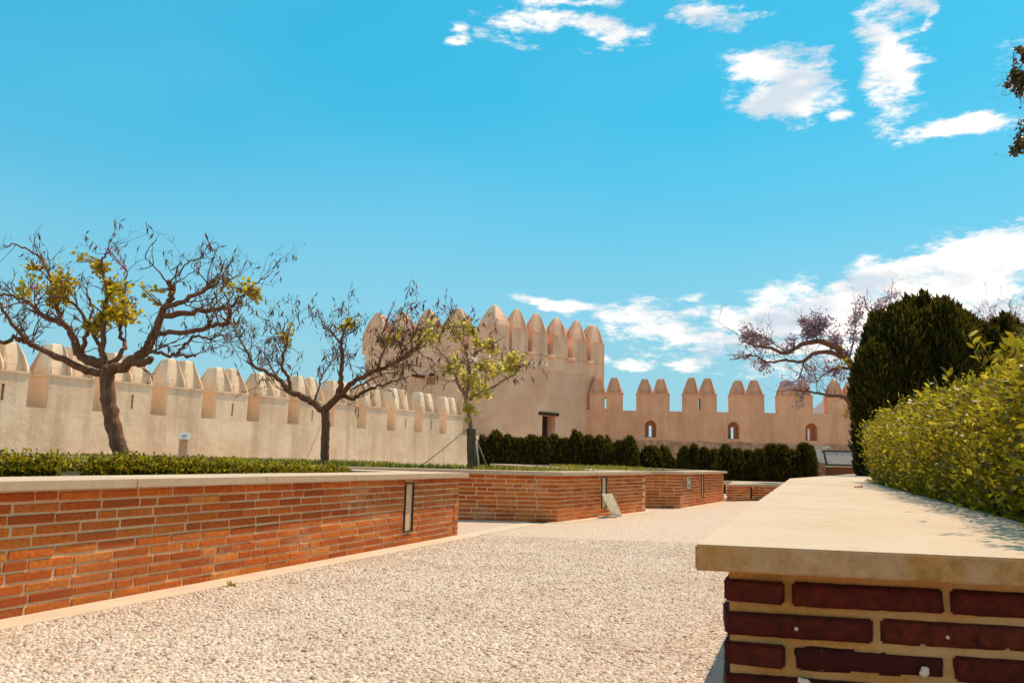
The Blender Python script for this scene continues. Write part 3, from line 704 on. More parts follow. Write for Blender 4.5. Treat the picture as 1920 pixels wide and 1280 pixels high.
obj('rubble_footing', mesh('rubble_footing', Vv, Ff, True), MT['rubble'], root)
for i, (pa, pb, sl) in enumerate(((1105, 1168, True), (1193.5, 1255.5, False), (1281, 1344, True), (1369.5, 1433, False), (1459.5, 1524, False), (1552, 1617, False), (1645, 1711, False), (1738, 1805, False), (1832, 1898, False))):
    u0_, u1_ = tpx(pa, V0, exr, 750), tpx(pb, V0, exr, 750)
    obj('merlon', twin_merlon(q(u0_, 0), exr, eyr, u1_ - u0_, .85, 3.421, 4.25, .80, sl), MT['tower_plaster'], root)

# tower
TC = P(925, 740, 37.0); TC.z = 0; exR = Vector((math.sin(R(45)), math.cos(R(45)), 0)); exL = Vector((-math.sin(R(60)), math.cos(R(60)), 0))
TL, TR = tpx(685, TC, exL, 680), tpx(1133, TC, exR, 660)
root = empty('fortress_tower', TC, label='square plastered fortress tower crowned with bullet shaped merlons, with a small dark doorway', cat='tower')
cR, cL = TC + exR * TR, TC + exL * TL; cB = cR + exL * TL
foot = [TC, cR, cB, cL]
b = MB(); b.prism([(p.x, p.y) for p in foot], -.1, 5.2); lower = b.mesh('tower_body')
inR = Vector((-exR.y, exR.x, 0)); inL = Vector((exL.y, -exL.x, 0))
def onR(t, v=0, z=0): return TC + exR * t + inR * v + Vector((0, 0, z))
def onL(t, v=0, z=0): return TC + exL * t + inL * v + Vector((0, 0, z))
td0, td1 = tpx(1016.5, TC, exR, 800), tpx(1041, TC, exR, 800)
cut = MB(); cut.prism([onR(td0, -.3), onR(td1, -.3), onR(td1, .7), onR(td0, .7)], .9, 2.98)
lower = boolean_cut(lower, cut.mesh('c'))
obj('tower_body', lower, MT['tower_brickwork'], root)
db = MB(); db.prism([onR(td0 + .03, .5), onR(td1 - .03, .5), onR(td1 - .03, .56), onR(td0 + .03, .56)], .9, 2.95); dr = obj('door', db.mesh('door'), MT['timber'], root)
for k in range(5):
    a_, b_ = td0 + .05 + k * (td1 - td0 - .1) / 5, td0 + .03 + (k + 1) * (td1 - td0 - .1) / 5
    pb_ = MB(); pb_.prism([onR(a_, .475), onR(b_, .475), onR(b_, .499), onR(a_, .499)], .92, 2.93)
    o = obj('plank', pb_.mesh('plank'), MT['timber']); o.parent = dr; o.matrix_parent_inverse = world_of(dr).inverted()
lb = MB(); ll0, ll1 = tpx(1010, TC, exR), tpx(1047, TC, exR); lb.prism([onR(ll0, -.06), onR(ll1, -.06), onR(ll1, .3), onR(ll0, .3)], 2.985, 3.13); obj('lintel', lb.mesh('lintel'), MT['timber'], root)
ab = MB(); tm = (td0 + td1) / 2 + .25; ra = .62
ab.tube([onR(tm + ra * math.cos(a), .0, 3.35 + ra * .8 * math.sin(a)) for a in np.linspace(0, math.pi, 15)], [.022] * 15, 6); obj('blind_arch', ab.mesh('blind_arch', True), MT['tower_brickwork'], root)
# thicker plastered crown
ring = off_poly([Vector((p.x, p.y)) for p in foot], .025)
b = MB(); b.prism(ring, 5.12, 5.85); obj('crown_band', b.mesh('crown_band', bevel=.04, seg=2), MT['pale_render'], root)
rin = off_poly([Vector((p.x, p.y)) for p in foot], -.55)
bullet = [(0, 1.0), (.08, .98), (.25, .88), (.45, .70), (.62, .51), (.75, .35), (.84, .22), (.885, .12), (.90, .05)]
zt = 6.88
def bullet_merlon(cpt, ex, ey, half, zb, hgt=1.0, T_=.30, slot=None):
    b = MB(); b.prism([cpt - ex * half - ey * T_, cpt + ex * half - ey * T_, cpt + ex * half + ey * T_, cpt - ex * half + ey * T_], zb, zt)
    p = .025; b.prism([cpt - ex * (half + p) - ey * (T_ + p), cpt + ex * (half + p) - ey * (T_ + p), cpt + ex * (half + p) + ey * (T_ + p), cpt - ex * (half + p) + ey * (T_ + p)], zt - .001, zt + .035)
    frustum(b, Vector((cpt.x, cpt.y, 0)), ex, ey, half, T_, zt + .035, [(a * hgt / .9, s) for a, s in bullet])
    return worn(b.mesh('merlon'))
# right-hand face: merlons with deep slots between them
tips = [tpx(px, TC + inR * .28, exR, 600) for px in (968, 1005, 1043, 1080, 1116)]; tips[-1] = min(tips[-1], TR - .55)
halfw = .53
for t in tips:
    obj('merlon', bullet_merlon(onR(t, .28), exR, inR, halfw, 5.84), MT['pale_render'], root)
for a_, b_ in zip(tips[:-1], tips[1:]):
    gm = (a_ + b_) / 2; g = (b_ - a_) / 2 - halfw + .02
    bk = MB(); bk.prism([onR(gm - g, .30), onR(gm + g, .30), onR(gm + g, .42), onR(gm - g, .42)], 5.84, 6.5); obj('slot_back', bk.mesh('slot_back'), MT['pale_render'], root)
    sl = MB(); sl.prism([onR(gm - g - .03, -.16), onR(gm + g + .03, -.16), onR(gm + g + .03, .2), onR(gm - g - .03, .2)], 5.74, 5.88); obj('slot_sill', sl.mesh('slot_sill', bevel=.02), MT['pale_render'], root)
# corner merlon and left-hand face
ctr = TC + (exR + exL).normalized() * .35
b = MB(); hw_ = .78
cps = [TC + exR * .90 - inR * .024, TC + exR * .90 + inR * .6, TC + (exR + exL).normalized() * .8, TC + exL * .85 + inL * .6, TC + exL * .85 - inL * .024, Vector((ring[0].x, ring[0].y, 0))]
b.prism([(p.x, p.y) for p in cps], 5.84, zt)
Vr = []; Fr = []; cen = sum((Vector((p.x, p.y, 0)) for p in cps), Vector()) / 6
for t_, s_ in bullet:
    for p in cps: Vr.append(cen + (Vector((p.x, p.y, 0)) - cen) * s_ * 1.02 + Vector((0, 0, zt + .001 + t_ * 1.15)))
nb_ = len(bullet)
for i in range(nb_ - 1):
    for k in range(6): Fr.append((i * 6 + k, i * 6 + (k + 1) % 6, (i + 1) * 6 + (k + 1) % 6, (i + 1) * 6 + k))
Fr.append(tuple((nb_ - 1) * 6 + k for k in range(6))); Fr.append(tuple(range(6))[::-1]); b.add(Vr, Fr); obj('merlon', b.mesh('merlon'), MT['pale_render'], root)
tl = [tpx(px, TC + inL * .28, exL, 600) for px in (709, 756, 804, 858)]
for t in tl: obj('merlon', bullet_merlon(onL(t, .28), exL, inL, .68, 5.84), MT['pale_render'], root)
pb_ = MB(); pb_.prism([onL(.9, .08), onL(TL - .02, .08), onL(TL - .02, .5), onL(.9, .5)], 5.845, zt - .01); obj('parapet', pb_.mesh('parapet'), MT['pale_render'], root)
# back faces (seen over the top only as a hint)
for k in range(5):
    for (o_, ex_, L_) in ((cR, exL, TL), (cL, exR, TR)):
        t = (k + .5) * L_ / 5; iv = Vector((-ex_.y, ex_.x, 0)) if ex_ is exL else Vector((ex_.y, -ex_.x, 0))
        obj('merlon', bullet_merlon(o_ + ex_ * t + (iv if ((o_ + iv) - cen).length < ((o_ - iv) - cen).length else -iv) * .24, ex_, iv, .5, 5.84), MT['pale_render'], root)
# projecting spout with a broken brick scar beneath
tsp = tpx(797, TC, exL, 710); psp = P(797, 708, (TC + exL * tsp).y); zsp = psp.z
sr = empty('rain_spout', onL(tsp, 0, zsp), label='dark rain spout jutting from the tower above the left wall', cat='spout')
sb = MB(); Mx = Matrix.Translation(onL(tsp + .12, -.32, zsp)) @ Matrix.Rotation(math.atan2(inL.y, inL.x), 4, 'Z')
for hy, hz, oy, oz in ((.10, .02, 0, 0), (.02, .06, .1, .05), (.02, .06, -.1, .05)): sb.box(None, (.42, hy, hz), Mx=Mx @ Matrix.Translation((0, oy, oz)))
obj('channel', sb.mesh('channel'), MT['board_wood'], sr)
pb_ = MB(); pb_.box(onL(tsp - .35, .03, zsp - .15), (.28, .06, .22), math.atan2(exL.y, exL.x)); obj('brick_scar', pb_.mesh('brick_scar', bevel=.04, seg=2), MT['broken_brick'], sr)
pb_ = MB(); pb_.box(onL(tsp - .38, .02, zsp + .14), (.16, .05, .06), math.atan2(exL.y, exL.x)); obj('hole_shade', pb_.mesh('hole_shade'), MT['void_dark'], sr)  # solid dark block painted as the shade inside a hole

# ------------------------------------------------------------------ vegetation builders
def leaf_cloud(pos, u, w, n, ln, wd, fold=.25):
    """folded diamond leaves: pos base (n,3), u direction, w side, n normal; ln,wd (n,)"""
    ln = ln[:, None]; wd = wd[:, None]
    V = np.stack([pos, pos + u * ln * .5 + w * wd + n * wd * fold, pos + u * ln, pos + u * ln * .5 - w * wd + n * wd * fold], 1)
    k = len(pos); b = np.arange(k)[:, None] * 4
    Fq = np.concatenate([b + np.array([[0, 1, 2]]), b + np.array([[0, 2, 3]])], 0); return V.reshape(-1, 3), Fq
def rand_dirs(k, bias=(0, 0, 0), amp=1.0):
    d = rng.standard_normal((k, 3)) * amp + np.array(bias); return d / np.linalg.norm(d, axis=1)[:, None]
def frame_of(u):
    r_ = rng.standard_normal(u.shape); w = np.cross(u, r_); w /= np.linalg.norm(w, axis=1)[:, None]; return w, np.cross(w, u)
def smooth_path(pts, per=5):
    pts = [Vector(p) for p in pts]; res = []
    for i in range(len(pts) - 1):
        p0, p1, p2, p3 = pts[max(i - 1, 0)], pts[i], pts[i + 1], pts[min(i + 2, len(pts) - 1)]
        for k in range(per):
            t = k / per; t2, t3 = t * t, t * t * t
            res.append(.5 * ((2 * p1) + (p2 - p0) * t + (2 * p0 - 5 * p1 + 4 * p2 - p3) * t2 + (3 * p1 - p0 - 3 * p2 + p3) * t3))
    return res + [pts[-1]]

class Tree:
    """trunk, limbs that follow given lines, random twigs, hanging pods, leaves and flowers in given clumps"""
    def __init__(s, name, label, base, depth, mpp, seed, cat='tree', bark='bark'):
        s.root = empty(name, base, label=label, cat=cat); s.depth = depth; s.mpp = mpp; s.r = random.Random(seed); s.bark = bark
        s.wood = MB(); s.tw = MB(); s.pts = []; s.twig_pts = []; s.pod = MB(); s.leafV = []; s.flV = []
    def limb(s, pts, r0, r1, d0=0.0, d1=0.0, sides=8, twigs=0, tl=.35, start=.25, trunk=False):
        n = len(pts); W = [P(x, y, s.depth + d0 + (d1 - d0) * (i / max(1, n - 1)) ** 1.2) for i, (x, y) in enumerate(pts)]
        W = smooth_path(W, 5); m_ = len(W)
        for i in range(1, m_):
            f = .010 if not trunk else .004
            W[i] = W[i] + Vector((s.r.gauss(0, f), s.r.gauss(0, f), s.r.gauss(0, f))) * min(1, (s.depth / 10))
        rad = [(r0 + (r1 - r0) * (i / (m_ - 1)) ** .8) * s.r.uniform(.92, 1.1) for i in range(m_)]
        s.wood.tube(W, rad, sides); s.pts += W
        for k in range(int(twigs * .78)):
            i = int(m_ * (start + (1 - start) * s.r.random())); i = min(i, m_ - 1)
            t = (W[min(i + 1, m_ - 1)] - W[max(i - 1, 0)]).normalized()
            s.twig(W[i], (t * .5 + Vector((s.r.gauss(0, .6), s.r.gauss(0, .6), s.r.gauss(.18, .5)))).normalized(), tl * s.r.uniform(.5, 1.3), max(.0035, min(rad[i] * .45, .011)), 2)
        return W
    def twig(s, p, d, ln, r, lev):
        n = 6; W = [p]; q = p.copy(); d = d.copy()
        for i in range(n):
            d = (d + Vector((s.r.gauss(0, .21), s.r.gauss(0, .21), s.r.gauss(.06, .19)))).normalized(); q = q + d * ln / n; W.append(q.copy())
        s.tw.tube(W, [r * (1 - .6 * i / n) for i in range(n + 1)], 4, False); s.twig_pts += W[2:]; s.tips = getattr(s, 'tips', []); s.tips.append(W[-1])
        if lev > 0:
            for k in range(s.r.choice((1, 2, 2, 3))):
                i = s.r.randint(2, n); s.twig(W[i], (d + Vector((s.r.gauss(0, .8), s.r.gauss(0, .8), s.r.gauss(.2, .6)))).normalized(), ln * s.r.uniform(.4, .75), r * .65, lev - 1)
    def pods(s, frac, l0=.06, l1=.14):
        for p in s.tips:
            if s.r.random() > frac: continue
            for k in range(s.r.choice((1, 1, 2, 3))):
                ln = s.r.uniform(l0, l1); d = Vector((s.r.gauss(0, .4), s.r.gauss(0, .4), -1 if s.r.random() < .8 else .3)).normalized(); sd = d.orthogonal().normalized()
                sd = (Matrix.Rotation(s.r.uniform(0, 6.28), 3, d) @ sd); bend = d.cross(sd) * s.r.uniform(-.25, .25) * ln; w = ln * .055 + .002
                a = p; m1 = p + d * ln * .5 + bend; e = p + d * ln; nn_ = d.cross(sd) * w * .35
                s.pod.add([a, m1 + sd * w + nn_, m1 - sd * w + nn_, e, m1 + sd * w - nn_, m1 - sd * w - nn_], [(0, 1, 2), (1, 3, 2), (0, 5, 4), (4, 5, 3), (0, 4, 1), (1, 4, 3), (0, 2, 5), (2, 3, 5)])
    def clump(s, px, py, rpx, n, size, dz=None, flower=False, twigs=5):
        c = P(px, py, s.depth + (s.r.uniform(-.5, .5) if dz is None else dz)); rr = rpx * s.mpp
        near = min(s.pts, key=lambda p: (p - c).length)
        ends = []
        for k in range(twigs):
            e = c + Vector((s.r.gauss(0, rr * .5), s.r.gauss(0, rr * .5), s.r.gauss(0, rr * .5))); mid = (near + e) / 2 + Vector((s.r.gauss(0, rr * .2), s.r.gauss(0, rr * .2), s.r.gauss(0, rr * .2)))
            W = smooth_path([near, mid, e], 4); s.tw.tube(W, [.007 * (1 - .6 * i / (len(W) - 1)) for i in range(len(W))], 4, False); ends += W[2:]
        pos = []
        for k in range(n):
            e = s.r.choice(ends) if ends else c
            pos.append(e + Vector((s.r.gauss(0, rr * .28), s.r.gauss(0, rr * .28), s.r.gauss(0, rr * .28))))
        (s.flV if flower else s.leafV).append((np.array([tuple(p) for p in pos]), size))
    def twig_leaves(s, n, size, flower=False):
        if not s.twig_pts: return
        pos = [s.r.choice(s.twig_pts) + Vector((s.r.gauss(0, .02), s.r.gauss(0, .02), s.r.gauss(0, .02))) for k in range(n)]
        (s.flV if flower else s.leafV).append((np.array([tuple(p) for p in pos]), size))
    def done(s, leaf='tree_leaf', flower='pink_petal'):
        obj('trunk', s.wood.mesh('trunk', True), MT[s.bark], s.root)
        if s.tw.V: obj('twigs', s.tw.mesh('twigs', True), MT[s.bark], s.root, kind='stuff')
        if s.pod.V: obj('seed_pods', s.pod.mesh('seed_pods'), MT['pod'], s.root, kind='stuff')
        for lst, nm, mt in ((s.leafV, 'foliage', leaf), (s.flV, 'flowers', flower)):
            if not lst: continue
            Vs, Fs, b0 = [], [], 0
            for pos, size in lst:
                k = len(pos); u = rand_dirs(k, (0, 0, -.25)); w, n_ = frame_of(u); ln = size * rng.uniform(.7, 1.3, k)
                V_, F_ = leaf_cloud(pos, u, w, n_, ln, ln * rng.uniform(.40, .55, k), .3); Vs.append(V_); Fs.append(F_ + b0); b0 += len(V_)
            obj(nm, np_mesh(nm, np.concatenate(Vs), np.concatenate(Fs)), MT[mt], s.root, kind='stuff')

Z1 = lambda pts: [(x / 2.56, 400 + y / 2.56) for x, y in pts]
Z2 = lambda pts: [(400 + x / 3.4286, 540 + y / 3.4286) for x, y in pts]
Z3 = lambda pts: [(640 + x / 3.4286, 540 + y / 3.4286) for x, y in pts]
Z5 = lambda pts: [(1340 + x / 2.4621, 500 + y / 2.4621) for x, y in pts]

# tree 1 -------------------------------------------------------------
bs = P(228, 853, 10.0); bs.z = .64
t1 = Tree('orchid_tree', 'dark branching orchid tree with yellow green leaf clumps, leftmost and largest by the left planter', bs, 10.0, 10 / F, 11)
t1.limb([(229, 880), (226, 850), (213, 800), (204, 755), (200, 715), (203, 690)], .092, .085, sides=12, trunk=True)
t1.limb(Z1([(520, 745), (440, 765), (300, 700), (150, 630), (80, 600), (0, 615), (-100, 520)]), .055, .016, 0, -.5, twigs=12)
t1.limb(Z1([(150, 632), (60, 530), (0, 440), (-60, 380)]), .03, .01, -.25, -.6, twigs=14)
t1.limb(Z1([(510, 725), (440, 710), (380, 680), (350, 590), (290, 520), (200, 490), (140, 430), (60, 400), (-30, 380)]), .07, .013, 0, .5, twigs=22)
t1.limb(Z1([(285, 510), (270, 440), (250, 330), (215, 240), (160, 190), (70, 150), (20, 160)]), .03, .006, .2, .5, twigs=16)
t1.limb(Z1([(385, 660), (420, 580), (390, 480), (330, 420), (290, 400)]), .032, .008, 0, -.4, twigs=10)
t1.limb(Z1([(500, 720), (490, 640), (500, 520), (510, 400), (500, 300), (490, 220), (530, 180)]), .045, .008, 0, -.2, twigs=16)
t1.limb(Z1([(500, 690), (460, 600), (430, 520), (440, 430), (400, 340)]), .03, .008, 0, .6, twigs=8)
t1.limb(Z1([(540, 715), (600, 640), (575, 560), (590, 430), (610, 300), (590, 220)]), .035, .006, 0, .7, twigs=14)
t1.limb(Z1([(520, 745), (580, 740), (640, 700), (700, 660), (730, 600), (770, 500), (800, 440), (830, 380), (812, 325)]), .075, .03, 0, -.3, twigs=9)
t1.limb(Z1([(640, 705), (690, 715), (725, 700)]), .06, .035, -.05, -.3)
t1.limb(Z1([(800, 450), (900, 410), (980, 370), (1003, 340)]), .034, .02, -.25, -.6, twigs=12)
t1.limb(Z1([(835, 370), (850, 310), (900, 240), (970, 210)]), .014, .005, -.3, -.5, twigs=12)
t1.limb(Z1([(785, 492), (900, 475), (1000, 465), (1075, 455), (1110, 445), (1150, 400), (1230, 340), (1290, 300)]), .04, .006, -.2, .2, twigs=22)
t1.limb(Z1([(750, 575), (850, 575), (950, 560), (1040, 535), (1090, 525), (1105, 460)]), .032, .022, -.2, -.9, twigs=12)
t1.limb(Z1([(700, 668), (760, 665), (830, 680), (940, 685)]), .026, .014, -.1, -.5, twigs=7)
t1.limb(Z1([(850, 672), (900, 620), (940, 590), (1010, 605)]), .02, .012, -.3, -.7, twigs=14)
t1.limb(Z1([(1005, 605), (1060, 580), (1090, 620)]), .012, .005, -.7, -.8, twigs=7)
t1.limb(Z1([(980, 370), (1060, 330), (1150, 300)]), .012, .005, -.5, -.4, twigs=10)
for x, y, r_, n in ((109, 517, 26, 110), (121, 545, 24, 110), (98, 564, 15, 50), (51, 505, 10, 26), (35, 529, 13, 34), (191, 502, 17, 60), (219, 580, 34, 190), (250, 576, 24, 120), (188, 597, 20, 90), (172, 611, 13, 30), (266, 541, 9, 18), (150, 485, 9, 18), (422, 529, 18, 36), (469, 545, 20, 46), (488, 564, 10, 18), (228, 555, 18, 50), (205, 530, 14, 36), (290, 545, 8, 10)):
    t1.clump(x, y, r_, int(n * 1.5), .06, twigs=6)
t1.clump(203, 470, 7, 22, .04, flower=True, twigs=3); t1.clump(65, 535, 6, 8, .035, flower=True, twigs=2)
t1.pods(.36); t1.done()

# tree 2 -------------------------------------------------------------
bs = P(608, 866, 15.0); bs.z = .64
t2 = Tree('orchid_tree', 'nearly bare orchid tree hung with brown pods, dark straight trunk, second from the left', bs, 15.0, 15 / F, 12)
t2.limb([(608, 895), (608, 866), (609, 830), (611, 790), (608, 766)], .076, .078, sides=10, trunk=True)
t2.limb(Z2([(700, 790), (640, 735), (560, 690), (480, 660), (430, 590), (340, 540), (260, 500), (230, 440), (180, 340), (150, 290)]), .075, .009, 0, .4, twigs=26, tl=.45)
t2.limb(Z2([(495, 665), (480, 570), (440, 500), (460, 400), (470, 330), (450, 260), (485, 200)]), .04, .007, .1, -.5, twigs=26, tl=.45)
t2.limb(Z2([(425, 585), (370, 510), (330, 420), (340, 330)]), .022, .006, .2, .8, twigs=16, tl=.4)
t2.limb(Z2([(710, 790), (790, 700), (820, 620), (822, 500), (832, 420), (820, 345), (850, 260), (890, 190)]), .07, .01, 0, -.3, twigs=16, tl=.4)
t2.limb(Z2([(820, 345), (770, 300), (720, 240), (690, 190)]), .024, .007, -.2, -.5, twigs=16, tl=.4)
t2.limb(Z2([(640, 735), (680, 640), (700, 560), (760, 470), (775, 420)]), .025, .007, 0, .8, twigs=16, tl=.4)
t2.limb(Z2([(790, 710), (880, 620), (980, 560), (1100, 510), (1200, 460), (1280, 400), (1340, 340), (1420, 290)]), .055, .012, 0, -.6, twigs=40, tl=.5)
t2.limb(Z2([(1055, 525), (1085, 430), (1100, 350), (1085, 300)]), .025, .007, -.3, 0, twigs=16, tl=.4)
t2.limb(Z2([(1195, 465), (1210, 400), (1180, 330)]), .02, .007, -.4, .3, twigs=18, tl=.4)
t2.limb(Z2([(780, 720), (830, 690), (890, 712), (960, 670), (1060, 630), (1150, 600), (1215, 580)]), .06, .01, 0, .5, twigs=18, tl=.4)
t2.limb(Z2([(900, 645), (1060, 565), (1190, 540)]), .02, .007, -.1, -.8, twigs=14, tl=.4)
t2.limb(Z2([(1280, 400), (1265, 300), (1240, 200), (1270, 110), (1310, 80)]), .018, .004, -.5, -.5, twigs=9, tl=.35, start=.5)
for x, y, r_, n in ((460, 265, 40, 40), (440, 320, 24, 16), (865, 215, 36, 70), (820, 240, 20, 30), (1080, 345, 40, 80), (1190, 300, 20, 20), (1330, 330, 30, 30)):
    (x, y), = Z2([(x, y)]); t2.clump(x, y, r_ / 3.43, n, .075, twigs=6)
for x, y, n in ((1280, 165, 8), (1180, 150, 6), (1160, 95, 5)):
    (x, y), = Z2([(x, y)]); t2.clump(x, y, 5, n, .05, flower=True, twigs=3)
t2.pods(.5, .09, .2); t2.done()

# tree 3, young and staked --------------------------------------------
bs = P(884, 876, 14.2); bs.z = .64
t3 = Tree('orchid_tree', 'slender young orchid tree with pale yellow leaves and white flowers, staked in the middle planter', bs, 14.2, 14.2 / F, 13, bark='pale_bark')
t3.limb(Z3([(838, 1180), (835, 1060), (832, 930), (825, 850), (812, 770), (800, 700)]), .043, .037, sides=10, trunk=True)
wr = MB(); wp = smooth_path([P(x, y, 14.2) for x, y in Z3([(841, 1165), (838, 1060), (836, 960), (835, 905)])], 4); wr.tube(wp, [.078, .085, .08, .084, .082, .086, .08, .083, .079, .082, .08, .085, .088], 12); obj('trunk_wrap', wr.mesh('trunk_wrap', True), MT['wrap'], t3.root)
t3.limb(Z3([(800, 705), (760, 630), (720, 540), (680, 460), (620, 400), (560, 340)]), .035, .007, 0, -.3, twigs=10)
t3.limb(Z3([(806, 725), (860, 690), (960, 640), (1040, 600), (1110, 555), (1170, 500), (1270, 488)]), .03, .006, 0, .3, twigs=14)
t3.limb(Z3([(800, 705), (818, 600), (828, 500), (860, 430), (920, 380), (1000, 340), (1060, 310)]), .035, .006, 0, .3, twigs=14)
t3.limb(Z3([(829, 500), (800, 400), (760, 330), (700, 250), (680, 220)]), .022, .006, 0, -.4, twigs=12)
t3.limb(Z3([(735, 590), (700, 600), (640, 588)]), .014, .005, -.1, -.3, twigs=4)
t3.limb(Z3([(860, 430), (870, 330), (860, 250)]), .016, .005, .1, .4, twigs=10)
t3.limb(Z3([(920, 660), (930, 560), (1000, 470), (1080, 440)]), .014, .005, .2, -.2, twigs=8)
for x, y, r_, n in ((690, 525, 55, 60), (800, 570, 90, 150), (900, 520, 80, 130), (850, 640, 80, 120), (920, 660, 50, 50), (1085, 490, 60, 90), (1100, 430, 30, 30), (830, 770, 36, 46), (810, 830, 14, 14), (570, 250, 55, 60), (640, 260, 50, 50), (700, 310, 70, 60), (945, 355, 34, 50), (870, 330, 60, 40), (1000, 540, 60, 60), (760, 480, 50, 50), (1130, 470, 40, 50), (980, 450, 50, 50), (620, 300, 60, 50), (790, 230, 40, 40)):
    (x, y), = Z3([(x, y)]); t3.clump(x, y, r_ / 3.43, int(n * .95), .078, twigs=7)
for x, y in ((870, 465), (950, 445), (1000, 465), (1330, 490), (905, 540), (1040, 450)):
    (x, y), = Z3([(x, y)]); t3.clump(x, y, 4, 16, .05, flower=True, twigs=2)
t3.pods(.4, .09, .2); t3.done('pale_leaf', 'white_petal')
def rod(name, label, pts, r, mat, cat, **kw):
    b_ = MB(); b_.tube(pts, [r] * len(pts), 7); return obj(name, b_.mesh(name, True), mat, label=label, cat=cat, **kw)
def gz(px, py, z, dep):          # foot on soil
    p = P(px, py, dep); p.z = z; return p
rod('tree_stake', 'straight pale stake just right of the young staked trunk', [gz(900, 884, .6, 14.0), P(893, 826, 14.1)], .014, MT['stake_wood'], 'stake')
rod('tree_stake', 'slanting thin stake leaning out to the right of the young staked trunk', [gz(921, 884, .6, 14.3), P(891, 818, 14.2)], .011, MT['cord'], 'stake')
g0, g1 = P(783, 878, 13.9), P(877, 803, 14.12); rod('guy_cord', 'slack cord stretched from the young trunk down to the left', [g0, (g0 + g1) / 2 - Vector((0, 0, .015)), g1], .007, MT['cord'], 'cord')
g0, g1 = P(574, 862, 14.6), P(605, 790, 14.92); rod('guy_cord', 'thin cord tied to the dark straight trunk on its left side', [g0, (g0 + g1) / 2, g1], .004, MT['cord'], 'cord')

# jacaranda at the far right -------------------------------------------
JD = 24.5; bs = P(1640, 880, JD); bs.z = 0
tj = Tree('jacaranda_tree', 'spreading jacaranda with crooked dark limbs and mauve blossom behind the tall cypresses', bs, JD, JD / F, 14)
tj.limb([(1640, 930), (1640, 860), (1637, 790), (1628, 720), (1610, 690)], .26, .2, sides=12, trunk=True)
tj.limb(Z5([(690, 560), (650, 500), (620, 430), (560, 370), (480, 345), (400, 360), (330, 400), (260, 375), (190, 365), (130, 340)]), .14, .02, 0, -1, twigs=14, tl=.8)
tj.limb(Z5([(620, 430), (540, 395), (460, 400), (400, 440), (330, 430), (240, 440), (180, 410), (70, 430)]), .08, .012, -.2, -.8, twigs=16, tl=.8)
tj.limb(Z5([(560, 400), (480, 400), (420, 430), (395, 500), (360, 540)]), .05, .012, -.2, .6, twigs=12, tl=.7)
tj.limb(Z5([(640, 470), (560, 470), (500, 500), (470, 530)]), .05, .012, 0, 1, twigs=10, tl=.7)
tj.limb(Z5([(700, 680), (640, 655), (600, 605), (530, 595), (460, 580), (400, 570), (355, 570)]), .085, .014, 0, -.8, twigs=14, tl=.6)
tj.limb(Z5([(600, 610), (640, 575), (690, 590)]), .04, .015, 0, -.4, twigs=6, tl=.5)
tj.limb(Z5([(480, 345), (460, 310), (420, 270), (400, 240)]), .03, .008, -.5, -.3, twigs=10, tl=.6)
tj.limb(Z5([(330, 398), (250, 340), (190, 310), (150, 300)]), .022, .007, -.7, -.9, twigs=8, tl=.5)
tj.limb(Z5([(680, 520), (730, 380), (760, 290), (740, 240), (700, 190), (690, 140)]), .07, .01, .3, 1, twigs=14, tl=.7)
tj.limb(Z5([(755, 280), (800, 200), (820, 110)]), .035, .008, .6, 1.2, twigs=12, tl=.7)
tj.limb(Z5([(620, 430), (640, 340), (650, 250), (640, 200)]), .035, .008, .2, .8, twigs=12, tl=.7)
for x, y, r_, n in ((470, 270, 62, 420), (520, 265, 40, 220), (430, 270, 34, 160), (170, 322, 48, 260), (125, 330, 24, 90), (540, 310, 40, 120), (430, 310, 40, 120), (345, 330, 30, 60), (105, 410, 22, 40), (215, 345, 34, 80), (180, 445, 24, 40), (230, 480, 34, 70), (330, 390, 30, 50), (470, 480, 40, 70), (520, 455, 40, 70), (590, 510, 50, 110), (640, 300, 46, 90), (680, 190, 46, 90), (650, 230, 40, 70), (805, 125, 40, 90), (760, 180, 40, 60), (560, 320, 50, 60), (410, 540, 40, 60), (300, 550, 40, 60), (380, 650, 20, 22), (460, 520, 40, 50), (600, 420, 40, 50)):
    (x, y), = Z5([(x, y)]); tj.clump(x, y, r_ / 2.46, int(n * 1.5), .075, flower=True, twigs=6)
for x, y, r_, n in ((600, 440, 40, 60), (560, 380, 30, 40), (380, 600, 16, 20), (610, 690, 20, 26)):
    (x, y), = Z5([(x, y)]); tj.clump(x, y, r_ / 2.46, n, .09)
tj.done('tree_leaf', 'mauve_petal')
# second jacaranda top seen over the low cypresses
bs = P(1900, 880, 27); bs.z = 0
tk = Tree('jacaranda_tree', 'second jacaranda of which only mauve tips show above the right cypresses', bs, 27, 27 / F, 15)
tk.limb([(1905, 930), (1900, 820), (1895, 720), (1890, 660)], .2, .14, sides=10, trunk=True)
for pts in ([(1890, 665), (1870, 620), (1860, 590)], [(1890, 660), (1900, 615), (1905, 585)], [(1893, 690), (1930, 630), (1945, 590)], [(1893, 690), (1850, 650), (1830, 610)]): tk.limb(pts, .06, .012, 0, tk.r.uniform(-1, 1), twigs=16, tl=.7)
for x, y, r_, n in ((1862, 598, 14, 130), (1900, 596, 16, 170), (1885, 610, 16, 120), (1935, 600, 18, 120), (1838, 622, 10, 60)): tk.clump(x, y, r_, n, .08, flower=True)
tk.done('tree_leaf', 'mauve_petal')

